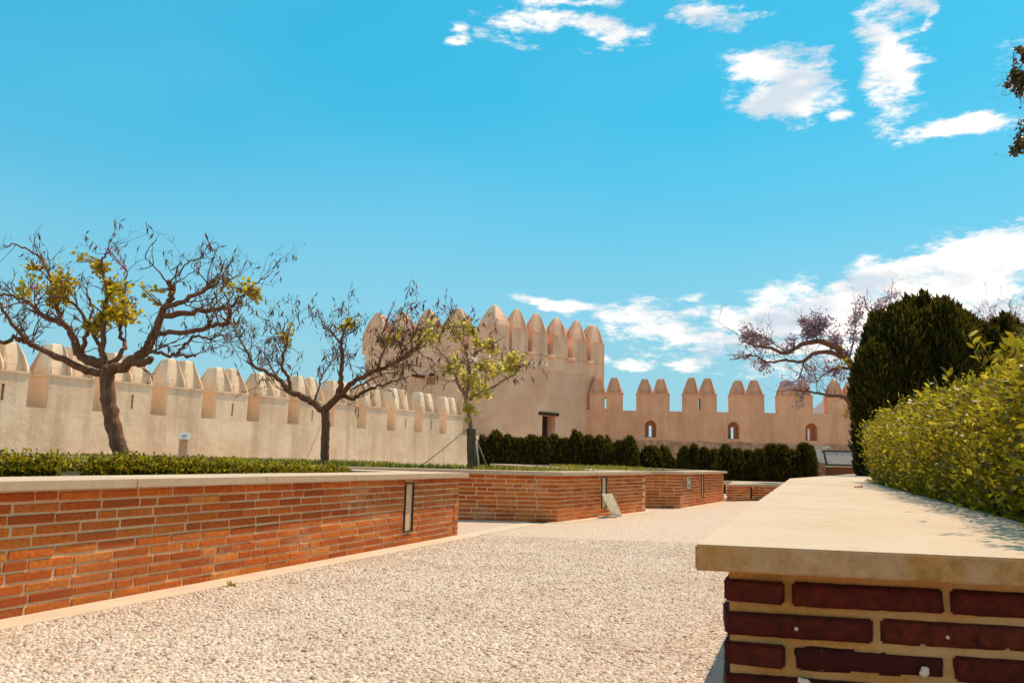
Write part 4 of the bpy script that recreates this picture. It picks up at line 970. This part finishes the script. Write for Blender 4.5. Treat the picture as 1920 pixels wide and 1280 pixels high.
# cypresses -------------------------------------------------------------
def cypress_mesh(h, r, n, seed, spray=.16, square=.5, core=.86):
    g = np.random.default_rng(seed); z = g.random(n) ** .9 * h; a = g.uniform(0, 2 * math.pi, n)
    def rad(zz): t = zz / h; return r * np.clip(np.minimum(1, .72 + t * 2.2), 0, 1) * np.clip((1 - t) / (1 - square), 0, 1) ** .62
    lob = 1 + .13 * np.sin(a * 3 + seed) * np.sin(z / h * 9 + seed) + .08 * np.sin(a * 7 + z * 5)
    rr = rad(z) * lob * g.uniform(.78, 1.05, n); pos = np.stack([rr * np.cos(a), rr * np.sin(a), z - spray * .4], 1)
    u = np.stack([np.cos(a) * .35, np.sin(a) * .35, np.ones(n)], 1) + g.standard_normal((n, 3)) * .22; u /= np.linalg.norm(u, axis=1)[:, None]
    w = np.cross(u, g.standard_normal((n, 3))); w /= np.linalg.norm(w, axis=1)[:, None]; n_ = np.cross(w, u); ln = spray * g.uniform(.6, 1.5, n)
    V, Fq = leaf_cloud(pos, u, w, n_, ln, ln * .13, .3)
    ns = n // 7; k6 = g.integers(0, 7, ns); sa = np.linspace(0, 6.28, 8)[:7] + g.uniform(-.3, .3, 7); srad = r * g.uniform(.15, .78, 7); stop = h * g.uniform(.93, 1.07, 7)
    f = g.random(ns); zz = stop[k6] - f * h * .17; loc = r * .26 * f ** .8; a2 = g.uniform(0, 6.28, ns)
    p2_ = np.stack([srad[k6] * np.cos(sa[k6]) + loc * np.cos(a2), srad[k6] * np.sin(sa[k6]) + loc * np.sin(a2), zz - spray * .6], 1)
    u2 = np.stack([np.cos(a2) * .3, np.sin(a2) * .3, np.ones(ns)], 1) + g.standard_normal((ns, 3)) * .2; u2 /= np.linalg.norm(u2, axis=1)[:, None]
    w2 = np.cross(u2, g.standard_normal((ns, 3))); w2 /= np.linalg.norm(w2, axis=1)[:, None]; l2_ = spray * g.uniform(.6, 1.5, ns)
    Vb, Fb = leaf_cloud(p2_, u2, w2, np.cross(w2, u2), l2_, l2_ * .13, .3); V = np.concatenate([V, Vb]); Fq = np.concatenate([Fq, Fb + n * 4])
    me = np_mesh('foliage', V, Fq); me.materials.append(MT['cypress_leaf'])
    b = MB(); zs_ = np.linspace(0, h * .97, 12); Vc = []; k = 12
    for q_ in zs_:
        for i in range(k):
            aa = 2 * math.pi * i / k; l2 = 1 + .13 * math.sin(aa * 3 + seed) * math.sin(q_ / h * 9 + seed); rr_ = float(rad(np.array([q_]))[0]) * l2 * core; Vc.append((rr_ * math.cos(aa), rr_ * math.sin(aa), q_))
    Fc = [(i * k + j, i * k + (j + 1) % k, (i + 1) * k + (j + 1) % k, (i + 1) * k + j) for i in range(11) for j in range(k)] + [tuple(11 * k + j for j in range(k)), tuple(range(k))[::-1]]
    b.add(Vc, Fc); cm = b.mesh('shade_core', True); cm.materials.append(MT['core_green'])  # added near-black core behind the sprays
    tb = MB(); tb.tube([(0, 0, -.75), (0, 0, .2), (0, 0, h * .5)], [r * .16, r * .15, .02], 7); tm_ = tb.mesh('trunk', True); tm_.materials.append(MT['bark'])
    return me, cm, tm_
def cypress(meshes, loc, s, label, group, rz=0):
    o = empty('cypress_tree', loc, rz, label=label, cat='cypress', group=group); o.scale = s
    for nm, me in zip(('foliage', 'shade_core', 'trunk'), meshes):
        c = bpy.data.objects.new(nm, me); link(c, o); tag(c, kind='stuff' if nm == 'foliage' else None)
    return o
small = [cypress_mesh(1.75, .30, 3000, 100 + i, .15, .68) for i in range(4)]
cr = random.Random(5)
ORD = ['first', 'second', 'third', 'fourth', 'fifth', 'sixth', 'seventh', 'eighth', 'ninth', 'tenth', 'eleventh', 'twelfth']
def row(px0, px1, dep, top_px, n, label, group, z0=0.0, wid=1.0):
    for i in range(n):
        px = px0 + (px1 - px0) * (i + .5) / n; p = P(px, 870, dep + cr.uniform(-.12, .12)); tp = P(px, top_px + cr.uniform(-7, 7), dep).z
        k = (px1 - px0) / n * dep / F / .60 * 1.6 * wid
        cypress(small[cr.randrange(4)], (p.x, p.y, z0), (k * cr.uniform(.95, 1.12), k, (tp - z0) / 1.75), label if n == 1 else '%s from the left %s' % (ORD[i], label), group, cr.uniform(0, 6.28))
row(896, 1135, 30.5, 818, 11, 'dark cypress of the long row below the tower doorway', 'cypresses in the row below the tower')
row(1133, 1189, 30.0, 828, 3, 'cypress of three ending the tower row', 'cypresses at the stepped end of the tower row')
row(1206, 1238, 30.5, 842, 1, 'short bushy cypress standing alone in the gap between the rows', None, wid=.95); row(1237, 1254, 30.5, 836, 1, 'thin pointed cypress beside the short bushy one in the gap', None)
row(1254, 1266, 30.5, 862, 1, 'tiny cypress seedling in the gap between the rows', None)
row(1274, 1348, 29.0, 838, 4, 'narrow cypress of the four behind the far planter', 'four narrow cypresses behind the far planter', wid=.84)
row(1350, 1520, 26.5, 840, 8, 'tall dark cypress of the row behind the lowest planter', 'cypresses in the row behind the lowest planter')
row(1518, 1528, 26.5, 846, 1, 'slim pointed cypress at the right end of the row beside the white cabinet', None)
# tall cypresses on the right
big = [cypress_mesh(4.6, .62, 12000, 200 + i, .2, .79) for i in range(3)]
cz = .6
for px, top, dep, wid, lab, kk in ((1646, 634, 17.6, .70, 'outermost tall dark cypress, its left flank against the jacaranda limbs', 0), (1668, 585, 18.4, .8, 'tall dark cypress second in the big clump', 1), (1700, 560, 18.0, .95, 'highest dark cypress with a spire rising over the big clump', 2),
                               (1738, 560, 18.5, 1.0, 'broad dark cypress in the middle of the big clump', 0), (1774, 558, 18.0, 1.05, 'feathery topped dark cypress right of the middle of the big clump', 1), (1803, 574, 18.4, .85, 'last tall cypress of the big clump where the lower ones begin', 2),
                               (1845, 606, 19.0, 1.15, 'lower clipped cypress right next to the big clump', 1), (1885, 610, 19.2, 1.15, 'lower clipped cypress behind the leafy hedge near the picture edge', 0), (1925, 614, 19.4, 1.2, 'lower clipped cypress cut by the right picture edge', 2)):
    p = P(px, 870, dep); tz = P(px, top + (14 if px < 1820 else 2), dep).z; cypress(big[kk], (p.x, p.y, cz), (wid, wid, (tz - cz) / 4.6), lab, 'tall cypresses behind the leafy hedge', cr.uniform(0, 6))

# leafy hedge on the near planter -----------------------------------------
ei = Vector((ev.x, ev.y, 0)); eo = Vector((ev.y, -ev.x, 0))       # along and to the right
hroot0 = Vector((pr[0][0], pr[0][1], 0))
hedge = empty('leafy_hedge', hroot0 + ei * 4 + eo * 1.3 + Vector((0, 0, .65)), label='sunlit leafy green hedge growing along the near right planter', cat='hedge')
def hp(s, v, z): return hroot0 + ei * s + eo * v + Vector((0, 0, z))
HB, HT = .70, 1.34
def top_z(s): return HT + .05 * math.sin(s * 2.1) + .04 * math.sin(s * 5.3 + 1) + (.10 if s > 6 else .0)
n = 64000
sv = .05 + (rng.random(n) ** 1.35) * 9.6; side = rng.random(n)
V_ = np.zeros(n); Zz = np.zeros(n); nrm = np.zeros((n, 3)); eiN, eoN = np.array(ei), np.array(eo)
tz_ = np.array([top_z(s) for s in sv])
rough = np.array([mnoise.noise((s * 2.4, q * 2.1, 0)) for s, q in zip(sv, side * 3)])
face = side < .45
zz = HB + (tz_ - HB) * rng.random(n)
rough2 = np.array([mnoise.noise((s * 8.5, z_ * 8.5, 4)) for s, z_ in zip(sv, zz + side)])
prof = 1.04 - .15 * np.clip((zz - HB) / (tz_ - HB), 0, 1) + .08 * np.clip((zz - tz_ + .14) / .14, 0, 1)
V_[face] = (prof + .12 * rough + .09 * rough2 + rng.normal(0, .04, n))[face]; Zz[face] = zz[face]
nrm[face] = -eoN + np.array([0, 0, .5])
topm = ~face
V_[topm] = 1.0 + rng.random(n)[topm] ** 1.2 * 1.3; Zz[topm] = (tz_ + .10 * rough + .06 * rough2 + rng.normal(0, .04, n))[topm]; nrm[topm] = np.array([0, 0, 1.0])
edge = topm & (V_ < 1.12); Zz[edge] -= ((1.12 - V_[edge]) * .7)
sv[rng.random(n) < .04] = .12   # near end
pos = np.array(hroot0)[None] + sv[:, None] * eiN + V_[:, None] * eoN; pos[:, 2] = Zz
u = nrm + rng.standard_normal((n, 3)) * .75; u /= np.linalg.norm(u, axis=1)[:, None]
w, nn3 = frame_of(u); ln = rng.uniform(.018, .044, n); wd = ln * rng.uniform(.20, .32, n)
dist = np.linalg.norm(pos - np.array(EYE), axis=1)
order = np.argsort(dist + (pos[:, 0] / pos[:, 1] > .64) * 50); pick = order[:300]; keep = np.ones(n, bool); keep[pick] = False; keep &= ~(face & (rough2 > .22))
V4, F4 = leaf_cloud(pos[keep], u[keep], w[keep], nn3[keep], ln[keep], wd[keep], .3)
obj('foliage', np_mesh('foliage', V4, F4), MT['hedge_leaf'], hedge, kind='stuff')
# individually built leaves nearest the viewer: curved blade, 16 triangles
def leaf_mesh(seed):
    r = random.Random(seed); V = []; Fc = []
    for i in range(6):
        t = i / 5; wdt = .21 * math.sin(math.pi * min(1, t * .96 + .03)) ** .8; dz = -.10 * t * t * r.uniform(.5, 1.6)
        V += [(t, -wdt, dz + wdt * .35), (t, 0, dz), (t, wdt, dz + wdt * .35)]
    for i in range(5):
        a = i * 3; Fc += [(a, a + 1, a + 4, a + 3), (a + 1, a + 2, a + 5, a + 4)]
    me = mesh('leaf', V, Fc, True); me.materials.append(MT['hedge_leaf']); return me
LM = [leaf_mesh(i) for i in range(6)]
hw_inv = world_of(hedge).inverted()
for k, i in enumerate(pick):
    o = bpy.data.objects.new('leaf', LM[k % 6]); mx = Matrix((Vector(u[i]), Vector(w[i]), Vector(nn3[i]))).transposed().to_4x4() @ Matrix.Scale(ln[i] * 1.15, 4); mx.translation = Vector(pos[i])
    link(o, hedge); o.matrix_local = hw_inv @ mx
# dark core added to block light in the hedge, and a few shoots
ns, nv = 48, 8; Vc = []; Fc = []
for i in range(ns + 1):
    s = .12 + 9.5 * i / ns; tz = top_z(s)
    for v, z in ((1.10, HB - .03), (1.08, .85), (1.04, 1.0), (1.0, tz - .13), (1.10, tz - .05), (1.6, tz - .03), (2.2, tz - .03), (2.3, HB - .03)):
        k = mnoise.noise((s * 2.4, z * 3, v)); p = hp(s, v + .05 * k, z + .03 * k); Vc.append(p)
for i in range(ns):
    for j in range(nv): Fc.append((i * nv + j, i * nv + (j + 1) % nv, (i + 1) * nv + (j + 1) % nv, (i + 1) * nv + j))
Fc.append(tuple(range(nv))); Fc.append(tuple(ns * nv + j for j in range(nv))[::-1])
obj('shade_core', mesh('shade_core', Vc, Fc, True), MT['core_green'], hedge)
def shoot(p0, p1, nl, size, seed):
    r = random.Random(seed); b = MB(); W = smooth_path([p0, (p0 + p1) / 2 + Vector((r.gauss(0, .01), r.gauss(0, .01), 0)), p1], 5); b.tube(W, [.003 * (1 - .6 * i / (len(W) - 1)) for i in range(len(W))], 5)
    o = obj('shoot', b.mesh('shoot', True), MT['hedge_leaf'], hedge); iv = world_of(o).inverted()
    for k in range(nl):
        t = .25 + .75 * k / (nl - 1); p = W[min(len(W) - 1, int(t * (len(W) - 1)))]
        d = Vector((r.gauss(0, .7), r.gauss(0, .4), r.uniform(.2, .9))).normalized(); sd = d.cross(Vector((r.gauss(0, 1), r.gauss(0, 1), r.gauss(0, 1)))).normalized(); n_ = sd.cross(d)
        l = bpy.data.objects.new('leaf', LM[k % 6]); mx = Matrix((d, sd, n_)).transposed().to_4x4() @ Matrix.Scale(size * r.uniform(.8, 1.2), 4); mx.translation = p; link(l, o); l.matrix_local = iv @ mx
shoot(P(1846, 700, 2.75), P(1818, 632, 2.7), 11, .036, 1); shoot(P(1838, 690, 2.75), P(1842, 650, 2.7), 6, .034, 2); shoot(P(1784, 720, 3.3), P(1776, 700, 3.25), 6, .04, 3); shoot(P(1750, 740, 3.9), P(1743, 720, 3.9), 6, .04, 4); shoot(P(1690, 765, 5.6), P(1687, 745, 5.6), 6, .05, 5); shoot(P(1893, 672, 2.5), P(1897, 648, 2.5), 6, .036, 6)

# short sprigs along the hedge top
for k in range(34):
    s_ = .9 + 8.4 * (k / 33.) ** 1.2; v_ = cr.uniform(.94, 1.25); z_ = top_z(s_) - .03; shoot(hp(s_, v_, z_), hp(s_ + cr.uniform(-.03, .03), v_ + cr.uniform(-.04, .04), z_ + cr.uniform(.07, .15)), 5, cr.uniform(.024, .034), 50 + k)
# clipped low shrubs and grass in the planters -----------------------------
def low_hedge(name, label, px0, px1, dep0, dep1, top_py0, top_py1, thick, n, size, cat='hedge', mat='hedge_leaf'):
    a = P(px0, 860, dep0); b_ = P(px1, 860, dep1); za, zb = P(px0, top_py0, dep0).z, P(px1, top_py1, dep1).z
    root = empty(name, ((a.x + b_.x) / 2, (a.y + b_.y) / 2, .62), label=label, cat=cat)
    t = rng.random(n); bk = rng.random(n) * thick; top = za + (zb - za) * t - .065
    lump = np.array([mnoise.noise((q * 9, k * 4, dep0)) for q, k in zip(t, bk)])
    z = np.where(rng.random(n) < .5, .62 + (top - .62) * rng.random(n), top + .03 * rng.standard_normal(n) + .05 * lump)
    fx = a.x + (b_.x - a.x) * t; fy = a.y + (b_.y - a.y) * t + np.where(z < top - .04, .06 * lump, bk)
    pos = np.stack([fx, fy, z], 1); u = rand_dirs(n, (0, -.4, .9)); w, n_ = frame_of(u); ln = size * rng.uniform(.6, 1.4, n)
    V, Fq = leaf_cloud(pos, u, w, n_, ln, ln * .3, .3); obj('foliage', np_mesh('foliage', V, Fq), MT[mat], root, kind='stuff')
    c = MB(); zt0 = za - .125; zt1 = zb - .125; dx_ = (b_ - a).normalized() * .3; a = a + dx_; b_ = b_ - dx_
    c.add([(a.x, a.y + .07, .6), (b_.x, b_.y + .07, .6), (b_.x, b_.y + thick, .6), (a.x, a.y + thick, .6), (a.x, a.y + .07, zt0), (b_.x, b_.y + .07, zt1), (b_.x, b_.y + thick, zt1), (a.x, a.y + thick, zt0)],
          [(3, 2, 1, 0), (4, 5, 6, 7), (0, 1, 5, 4), (1, 2, 6, 5), (2, 3, 7, 6), (3, 0, 4, 7)]); obj('shade_core', c.mesh('shade_core'), MT['core_green'], root)  # added dark core standing in for shade among the leaves
low_hedge('low_hedge', 'short clipped green hedge at the left picture edge behind the long coping', -60, 112, 6.3, 6.6, 852, 854, .55, 5200, .034)
low_hedge('low_hedge', 'long clipped green hedge below the leftmost tree behind the long coping', 158, 440, 6.9, 8.0, 852, 862, .5, 8200, .034)
low_hedge('low_hedge', 'thin ragged end of green planting behind the far end of the long coping', 430, 650, 8.2, 9.6, 866, 872, .35, 3600, .036)
def grass(label, poly_fn, n, h, z0):
    pos = np.array([poly_fn() for _ in range(n)]); pos = np.concatenate([pos, np.full((n, 1), z0)], 1); u = rand_dirs(n, (0, 0, 1.3), .5); w, n_ = frame_of(u); ln = h * rng.uniform(.5, 1.5, n)
    V, Fq = leaf_cloud(pos, u, w, n_, ln, ln * .10 + .004, .3); obj('grass', np_mesh('grass', V, Fq), MT['grass_leaf'], label=label, cat='grass', kind='stuff')
gr_ = random.Random(9)
grass('yellow green grass growing in the middle planter around the staked tree', lambda: (lambda y: (gr_.uniform(-7, .35 + max(0, y - 13.15) * .55), y))(gr_.uniform(13.15, 15.6)), 9000, .13, .64)
grass('sparse green ground cover filling the long left planter round the first tree', lambda: (lambda y: (-5.0 + (y - 11) * .37 + gr_.uniform(-1.3, 2.6), y))(gr_.uniform(8.6, 10.6)), 2200, .035, .64)
grass('dry grass growing in the long bed under the left battlements', lambda: (lambda x: (x, 18.35 - (x + 11.25) * .102 + gr_.uniform(.5, 1.4)))(gr_.uniform(-10, -2.6)), 6000, .13, .64)
grass('short dry grass in the far planter with the sign', lambda: (gr_.uniform(1.2, 3.4), gr_.uniform(18, 25)), 3000, .13, .64)

# overhanging tree at the right edge ----------------------------------------
OD = 16.0; bs = Vector((13.2, 17.0, 0))
to = Tree('overhanging_tree', 'dark leafed tree whose branch tips hang in from the upper right edge', bs, OD, OD / F, 21)
Wt = smooth_path([Vector((13.2, 17, 0)), Vector((13.1, 16.9, 3)), Vector((12.9, 16.6, 6)), Vector((12.6, 16.3, 9.2))], 5); to.wood.tube(Wt, [.3 - .012 * i for i in range(len(Wt))], 12); to.pts += Wt
to.limb([(2200, 250), (2060, 150), (1960, 130), (1905, 150), (1884, 160)], .09, .006, 0, 0, twigs=10, tl=.5, start=.6)
to.limb([(2190, 330), (2060, 280), (1960, 250), (1905, 280)], .07, .006, 0, 0, twigs=8, tl=.5, start=.6)
to.limb([(2100, 180), (1980, 90), (1910, 92)], .04, .005, 0, 0, twigs=6, tl=.4, start=.6)
for x, y, r_, n in ((1917, 120, 12, 120), (1905, 172, 10, 60), (1912, 225, 5, 20), (1912, 140, 14, 130), (1900, 150, 10, 70), (1888, 160, 6, 24), (1915, 165, 14, 110), (1930, 150, 24, 200), (1912, 94, 6, 26), (1902, 96, 4, 10), (1917, 195, 4, 14), (1912, 245, 8, 50), (1912, 272, 12, 120), (1904, 282, 9, 70), (1930, 265, 24, 200), (1980, 180, 50, 400)):
    to.clump(x, y, r_, n, .075, twigs=5)
to.done('dark_leaf')

# ------------------------------------------------------------------ small things
# leaning glass panel against the middle planter's light
g_t0, g_t1 = P(1129, 926, 13.55), P(1147, 926, 13.75); g_b1, g_b0 = G(1166, 967), G(1148, 968)
root = empty('glass_panel', (g_b0 + g_b1) / 2, label='loose pale green glass panel leaning against the middle planter below its light', cat='panel')
b = MB(); nrm_ = (g_b1 - g_b0).cross(g_t0 - g_b0).normalized() * .012
quad = [g_b0, g_b1, g_t1, g_t0]; b.add([v for v in quad] + [v + nrm_ for v in quad], [(3, 2, 1, 0), (4, 5, 6, 7), (0, 1, 5, 4), (1, 2, 6, 5), (2, 3, 7, 6), (3, 0, 4, 7)]); obj('pane', b.mesh('pane'), MT['pale_green_panel'], root)
b = MB()
for p_, q_ in ((g_b0, g_t0), (g_b1, g_t1), (g_b0, g_b1)): b.tube([p_, q_], [.012, .012], 6)
obj('edge_trim', b.mesh('edge_trim'), MT['cream_paint'], root)
b = MB(); c_ = G(1138, 970); b.box((c_.x, c_.y, .016), (.16, .05, .012), .3); obj('flat_tile', b.mesh('flat_tile', bevel=.004), MT['smooth_cement'], label='flat pale tile lying at the foot of the leaning glass panel', cat='tile')
# sign plate on the third planter
sdv = (Vector(p3[2]) - Vector(p3[1])).normalized(); sn = Vector((sdv.y, -sdv.x)); a3 = Vector(p3[1])
k_ = ((1289.5 - 960) / F); 
dsg = ray(1289.5, 904); tt = ((a3.x * sn.x + a3.y * sn.y) - (EYE.x * sn.x + EYE.y * sn.y)) / (dsg.x * sn.x + dsg.y * sn.y); sp_ = EYE + dsg * tt
root = empty('wall_sign', sp_, math.atan2(sdv.y, sdv.x), label='small cream and green square sign fixed to the far planter near its corner', cat='sign')
b = MB(); b.box((0, -.018, 0), (.115, .012, .122)); obj('plate', b.mesh('plate', bevel=.003), MT['cream_paint'], root, world_space=False)
b = MB(); f_ = -.033
for tri in (((-.085, .095), (.085, .095), (.0, .012)), ((-.085, -.095), (.085, -.095), (.0, -.012))):
    V_ = [(x, f_, z) for x, z in tri] + [(x, f_ + .006, z) for x, z in tri]; b.add(V_, [(0, 1, 2), (5, 4, 3), (0, 3, 4, 1), (1, 4, 5, 2), (2, 5, 3, 0)])
obj('emblem', b.mesh('emblem'), MT['green_print'], root, world_space=False)
# pale bollard sign in the bed at the left
p_ = P(341, 852, 17.8); tp_ = P(346, 822, 17.8)
root = empty('sign_post', (p_.x, p_.y, .64), label='small brown post with a tilted white name plate below the left battlements', cat='sign')
b = MB(); b.box((p_.x + .02, p_.y, (.64 + tp_.z) / 2), (.09, .03, (tp_.z - .64) / 2)); obj('post', b.mesh('post', bevel=.006), MT['bollard_paint'], root)
b = MB(); Mx = Matrix.Translation((tp_.x + .0, tp_.y - .03, tp_.z + .05)) @ Matrix.Rotation(R(-30), 4, 'X'); b.box(None, (.115, .012, .075), Mx=Mx); pl_ = obj('plate', b.mesh('plate', bevel=.004), MT['white_paint'], root)
b = MB()
for k in range(2): b.box(None, (.06, .003, .006), Mx=Mx @ Matrix.Translation((0.01, -.0125, .02 - k * .035)))
o = obj('print_lines', b.mesh('print_lines'), MT['ink']); o.parent = pl_; o.matrix_parent_inverse = world_of(pl_).inverted()
# white cabinet on a rubble pedestal, and the information lectern
CD = 27.0; c0, c1 = P(1534, 868, CD), P(1549, 838, CD)
root = empty('utility_cabinet', ((c0.x + c1.x) / 2, CD, 0), label='white metal cabinet with overhanging lid on a tapered stone pedestal', cat='cabinet')
b = MB(); b.box(((c0.x + c1.x) / 2 - .01, CD, (c0.z + c1.z) / 2), ((c1.x - c0.x) / 2 - .02, .14, (c1.z - c0.z) / 2 - .01)); obj('case', b.mesh('case', bevel=.008), MT['white_paint'], root)
b = MB(); b.box(((c0.x + c1.x) / 2, CD, c1.z + .005), ((c1.x - c0.x) / 2 + .05, .19, .015)); obj('lid', b.mesh('lid', bevel=.004), MT['white_paint'], root)
b = MB(); b.box(((c0.x + c1.x) / 2 - .01, CD - .15, c1.z - .14), (.05, .006, .03)); obj('vent', b.mesh('vent'), MT['ink'], root)
b = MB(); zt_ = c0.z - .012; cxm = (c0.x + c1.x) / 2 + .0; hb, ht = .30, .20
b.add([Vector((cxm + sx * hb, CD + sy * hb, 0)) for sx, sy in ((-1, -1), (1, -1), (1, 1), (-1, 1))] + [Vector((cxm + sx * ht, CD + sy * ht, zt_)) for sx, sy in ((-1, -1), (1, -1), (1, 1), (-1, 1))], [(3, 2, 1, 0), (4, 5, 6, 7), (0, 1, 5, 4), (1, 2, 6, 5), (2, 3, 7, 6), (3, 0, 4, 7)]); obj('pedestal', b.mesh('pedestal', bevel=.03), MT['rubble'], root)
LD = 25.5; a_, b__ = P(1549, 872, LD), P(1640, 872, LD); zb_, zt_ = a_.z, P(1560, 844, LD).z; W_ = b__.x - a_.x
root = empty('information_board', (a_.x + W_ / 2, LD, 0), label='wide sloping pale information board in a dark frame beside the white cabinet', cat='board')
ang_ = math.atan2(.24, zt_ - zb_); ctr_ = Vector((a_.x + W_ / 2, LD + .12, (zb_ + zt_) / 2)); Mx = Matrix.Translation(ctr_) @ Matrix.Rotation(-ang_, 4, 'X'); hl = (zt_ - zb_) / 2 / math.cos(ang_)
b = MB(); b.box(None, (W_ / 2 - .07, .008, hl - .05), Mx=Mx); obj('panel', b.mesh('panel'), MT['grey_paint'], root)
b = MB()
for x, z, hx, hz in ((0, hl - .02, W_ / 2, .022), (0, -hl + .02, W_ / 2, .022), (-W_ / 2 + .02, 0, .022, hl - .045), (W_ / 2 - .02, 0, .022, hl - .045)): b.box(None, (hx, .02, hz), Mx=Mx @ Matrix.Translation((x, 0, z)))
obj('frame', b.mesh('frame', bevel=.004), MT['dark_metal'], root)
b = MB(); b.box((ctr_.x, LD - .02, zb_ - .02), (W_ / 2 + .02, .05, .012)); obj('ledge', b.mesh('ledge'), MT['cream_paint'], root)
b = MB(); b.box((ctr_.x - .25, LD + .25, (zb_ - .05) / 2), (W_ / 2 - .4, .2, (zb_ - .05) / 2)); obj('base', b.mesh('base', bevel=.01), MT['board_wood'], root)
# small weed at the edge of the border strip, and a few dry leaves blown against the walls
def leaf_bits(name, label, cat, p, size, mat, rz, curl):
    b = MB(); V_ = []
    for i in range(6):
        t = i / 5; w_ = .26 * math.sin(math.pi * min(1, t * .95 + .04)); V_ += [((t - .5) * size, -w_ * size, size * (.03 + curl * abs(t - .5))), ((t - .5) * size, 0, size * .02), ((t - .5) * size, w_ * size, size * (.05 + curl * .6 * t))]
    b.add(V_, [(i * 3 + j, i * 3 + j + 1, i * 3 + j + 4, i * 3 + j + 3) for i in range(5) for j in range(2)])
    o = obj(name, b.mesh(name, True), MT[mat], label=label, cat=cat); o.location = p; o.rotation_euler = (0, 0, rz); return o
wp_ = G(433, 1099, .0); wr_ = random.Random(4); pos = np.array([[wp_.x + wr_.gauss(0, .014), wp_.y + wr_.gauss(0, .014), 0] for _ in range(26)])
u = rand_dirs(26, (0, 0, 1.2), .7); w, n_ = frame_of(u); V, Fq = leaf_cloud(pos, u, w, n_, rng.uniform(.02, .06, 26), rng.uniform(.004, .009, 26), .3)
obj('weed', np_mesh('weed', V, Fq), MT['grass_leaf'], label='tiny green weed sprouting at the edge of the cement border strip', cat='weed')
# dry leaf on the near coping
p_ = G(1610, 914, .742); b = MB(); V_ = []
for i in range(7):
    t = i / 6; w_ = .022 * math.sin(math.pi * min(1, t + .04)) ; V_ += [(t * .09 - .045, -w_, .004 + .012 * abs(t - .5)), (t * .09 - .045, 0, .002), (t * .09 - .045, w_, .006 + .02 * abs(t - .5))]
b.add(V_, [(i * 3 + j, i * 3 + j + 1, i * 3 + j + 4, i * 3 + j + 3) for i in range(6) for j in range(2)])
o = obj('fallen_leaf', b.mesh('fallen_leaf', True), MT['dry_leaf'], label='orange dry leaf lying on the near right coping', cat='leaf'); o.location = p_; o.rotation_euler = (0, 0, .5); o.scale = (1.3, 1.3, 1.3)
# low timber rail before the far cypress row
b = MB(); a_, b__ = P(1352, 907, 25.0), P(1470, 908, 25.0); b.box(((a_.x + b__.x) / 2, 25.0, .36), ((b__.x - a_.x) / 2, .05, .06), 0); 
for x in (a_.x + .2, b__.x - .2): b.box((x, 25.0, .15), (.05, .045, .15))
obj('low_rail', b.mesh('low_rail', bevel=.005), MT['stake_wood'], label='low brown timber rail between the lowest planter and the cypress row', cat='rail')
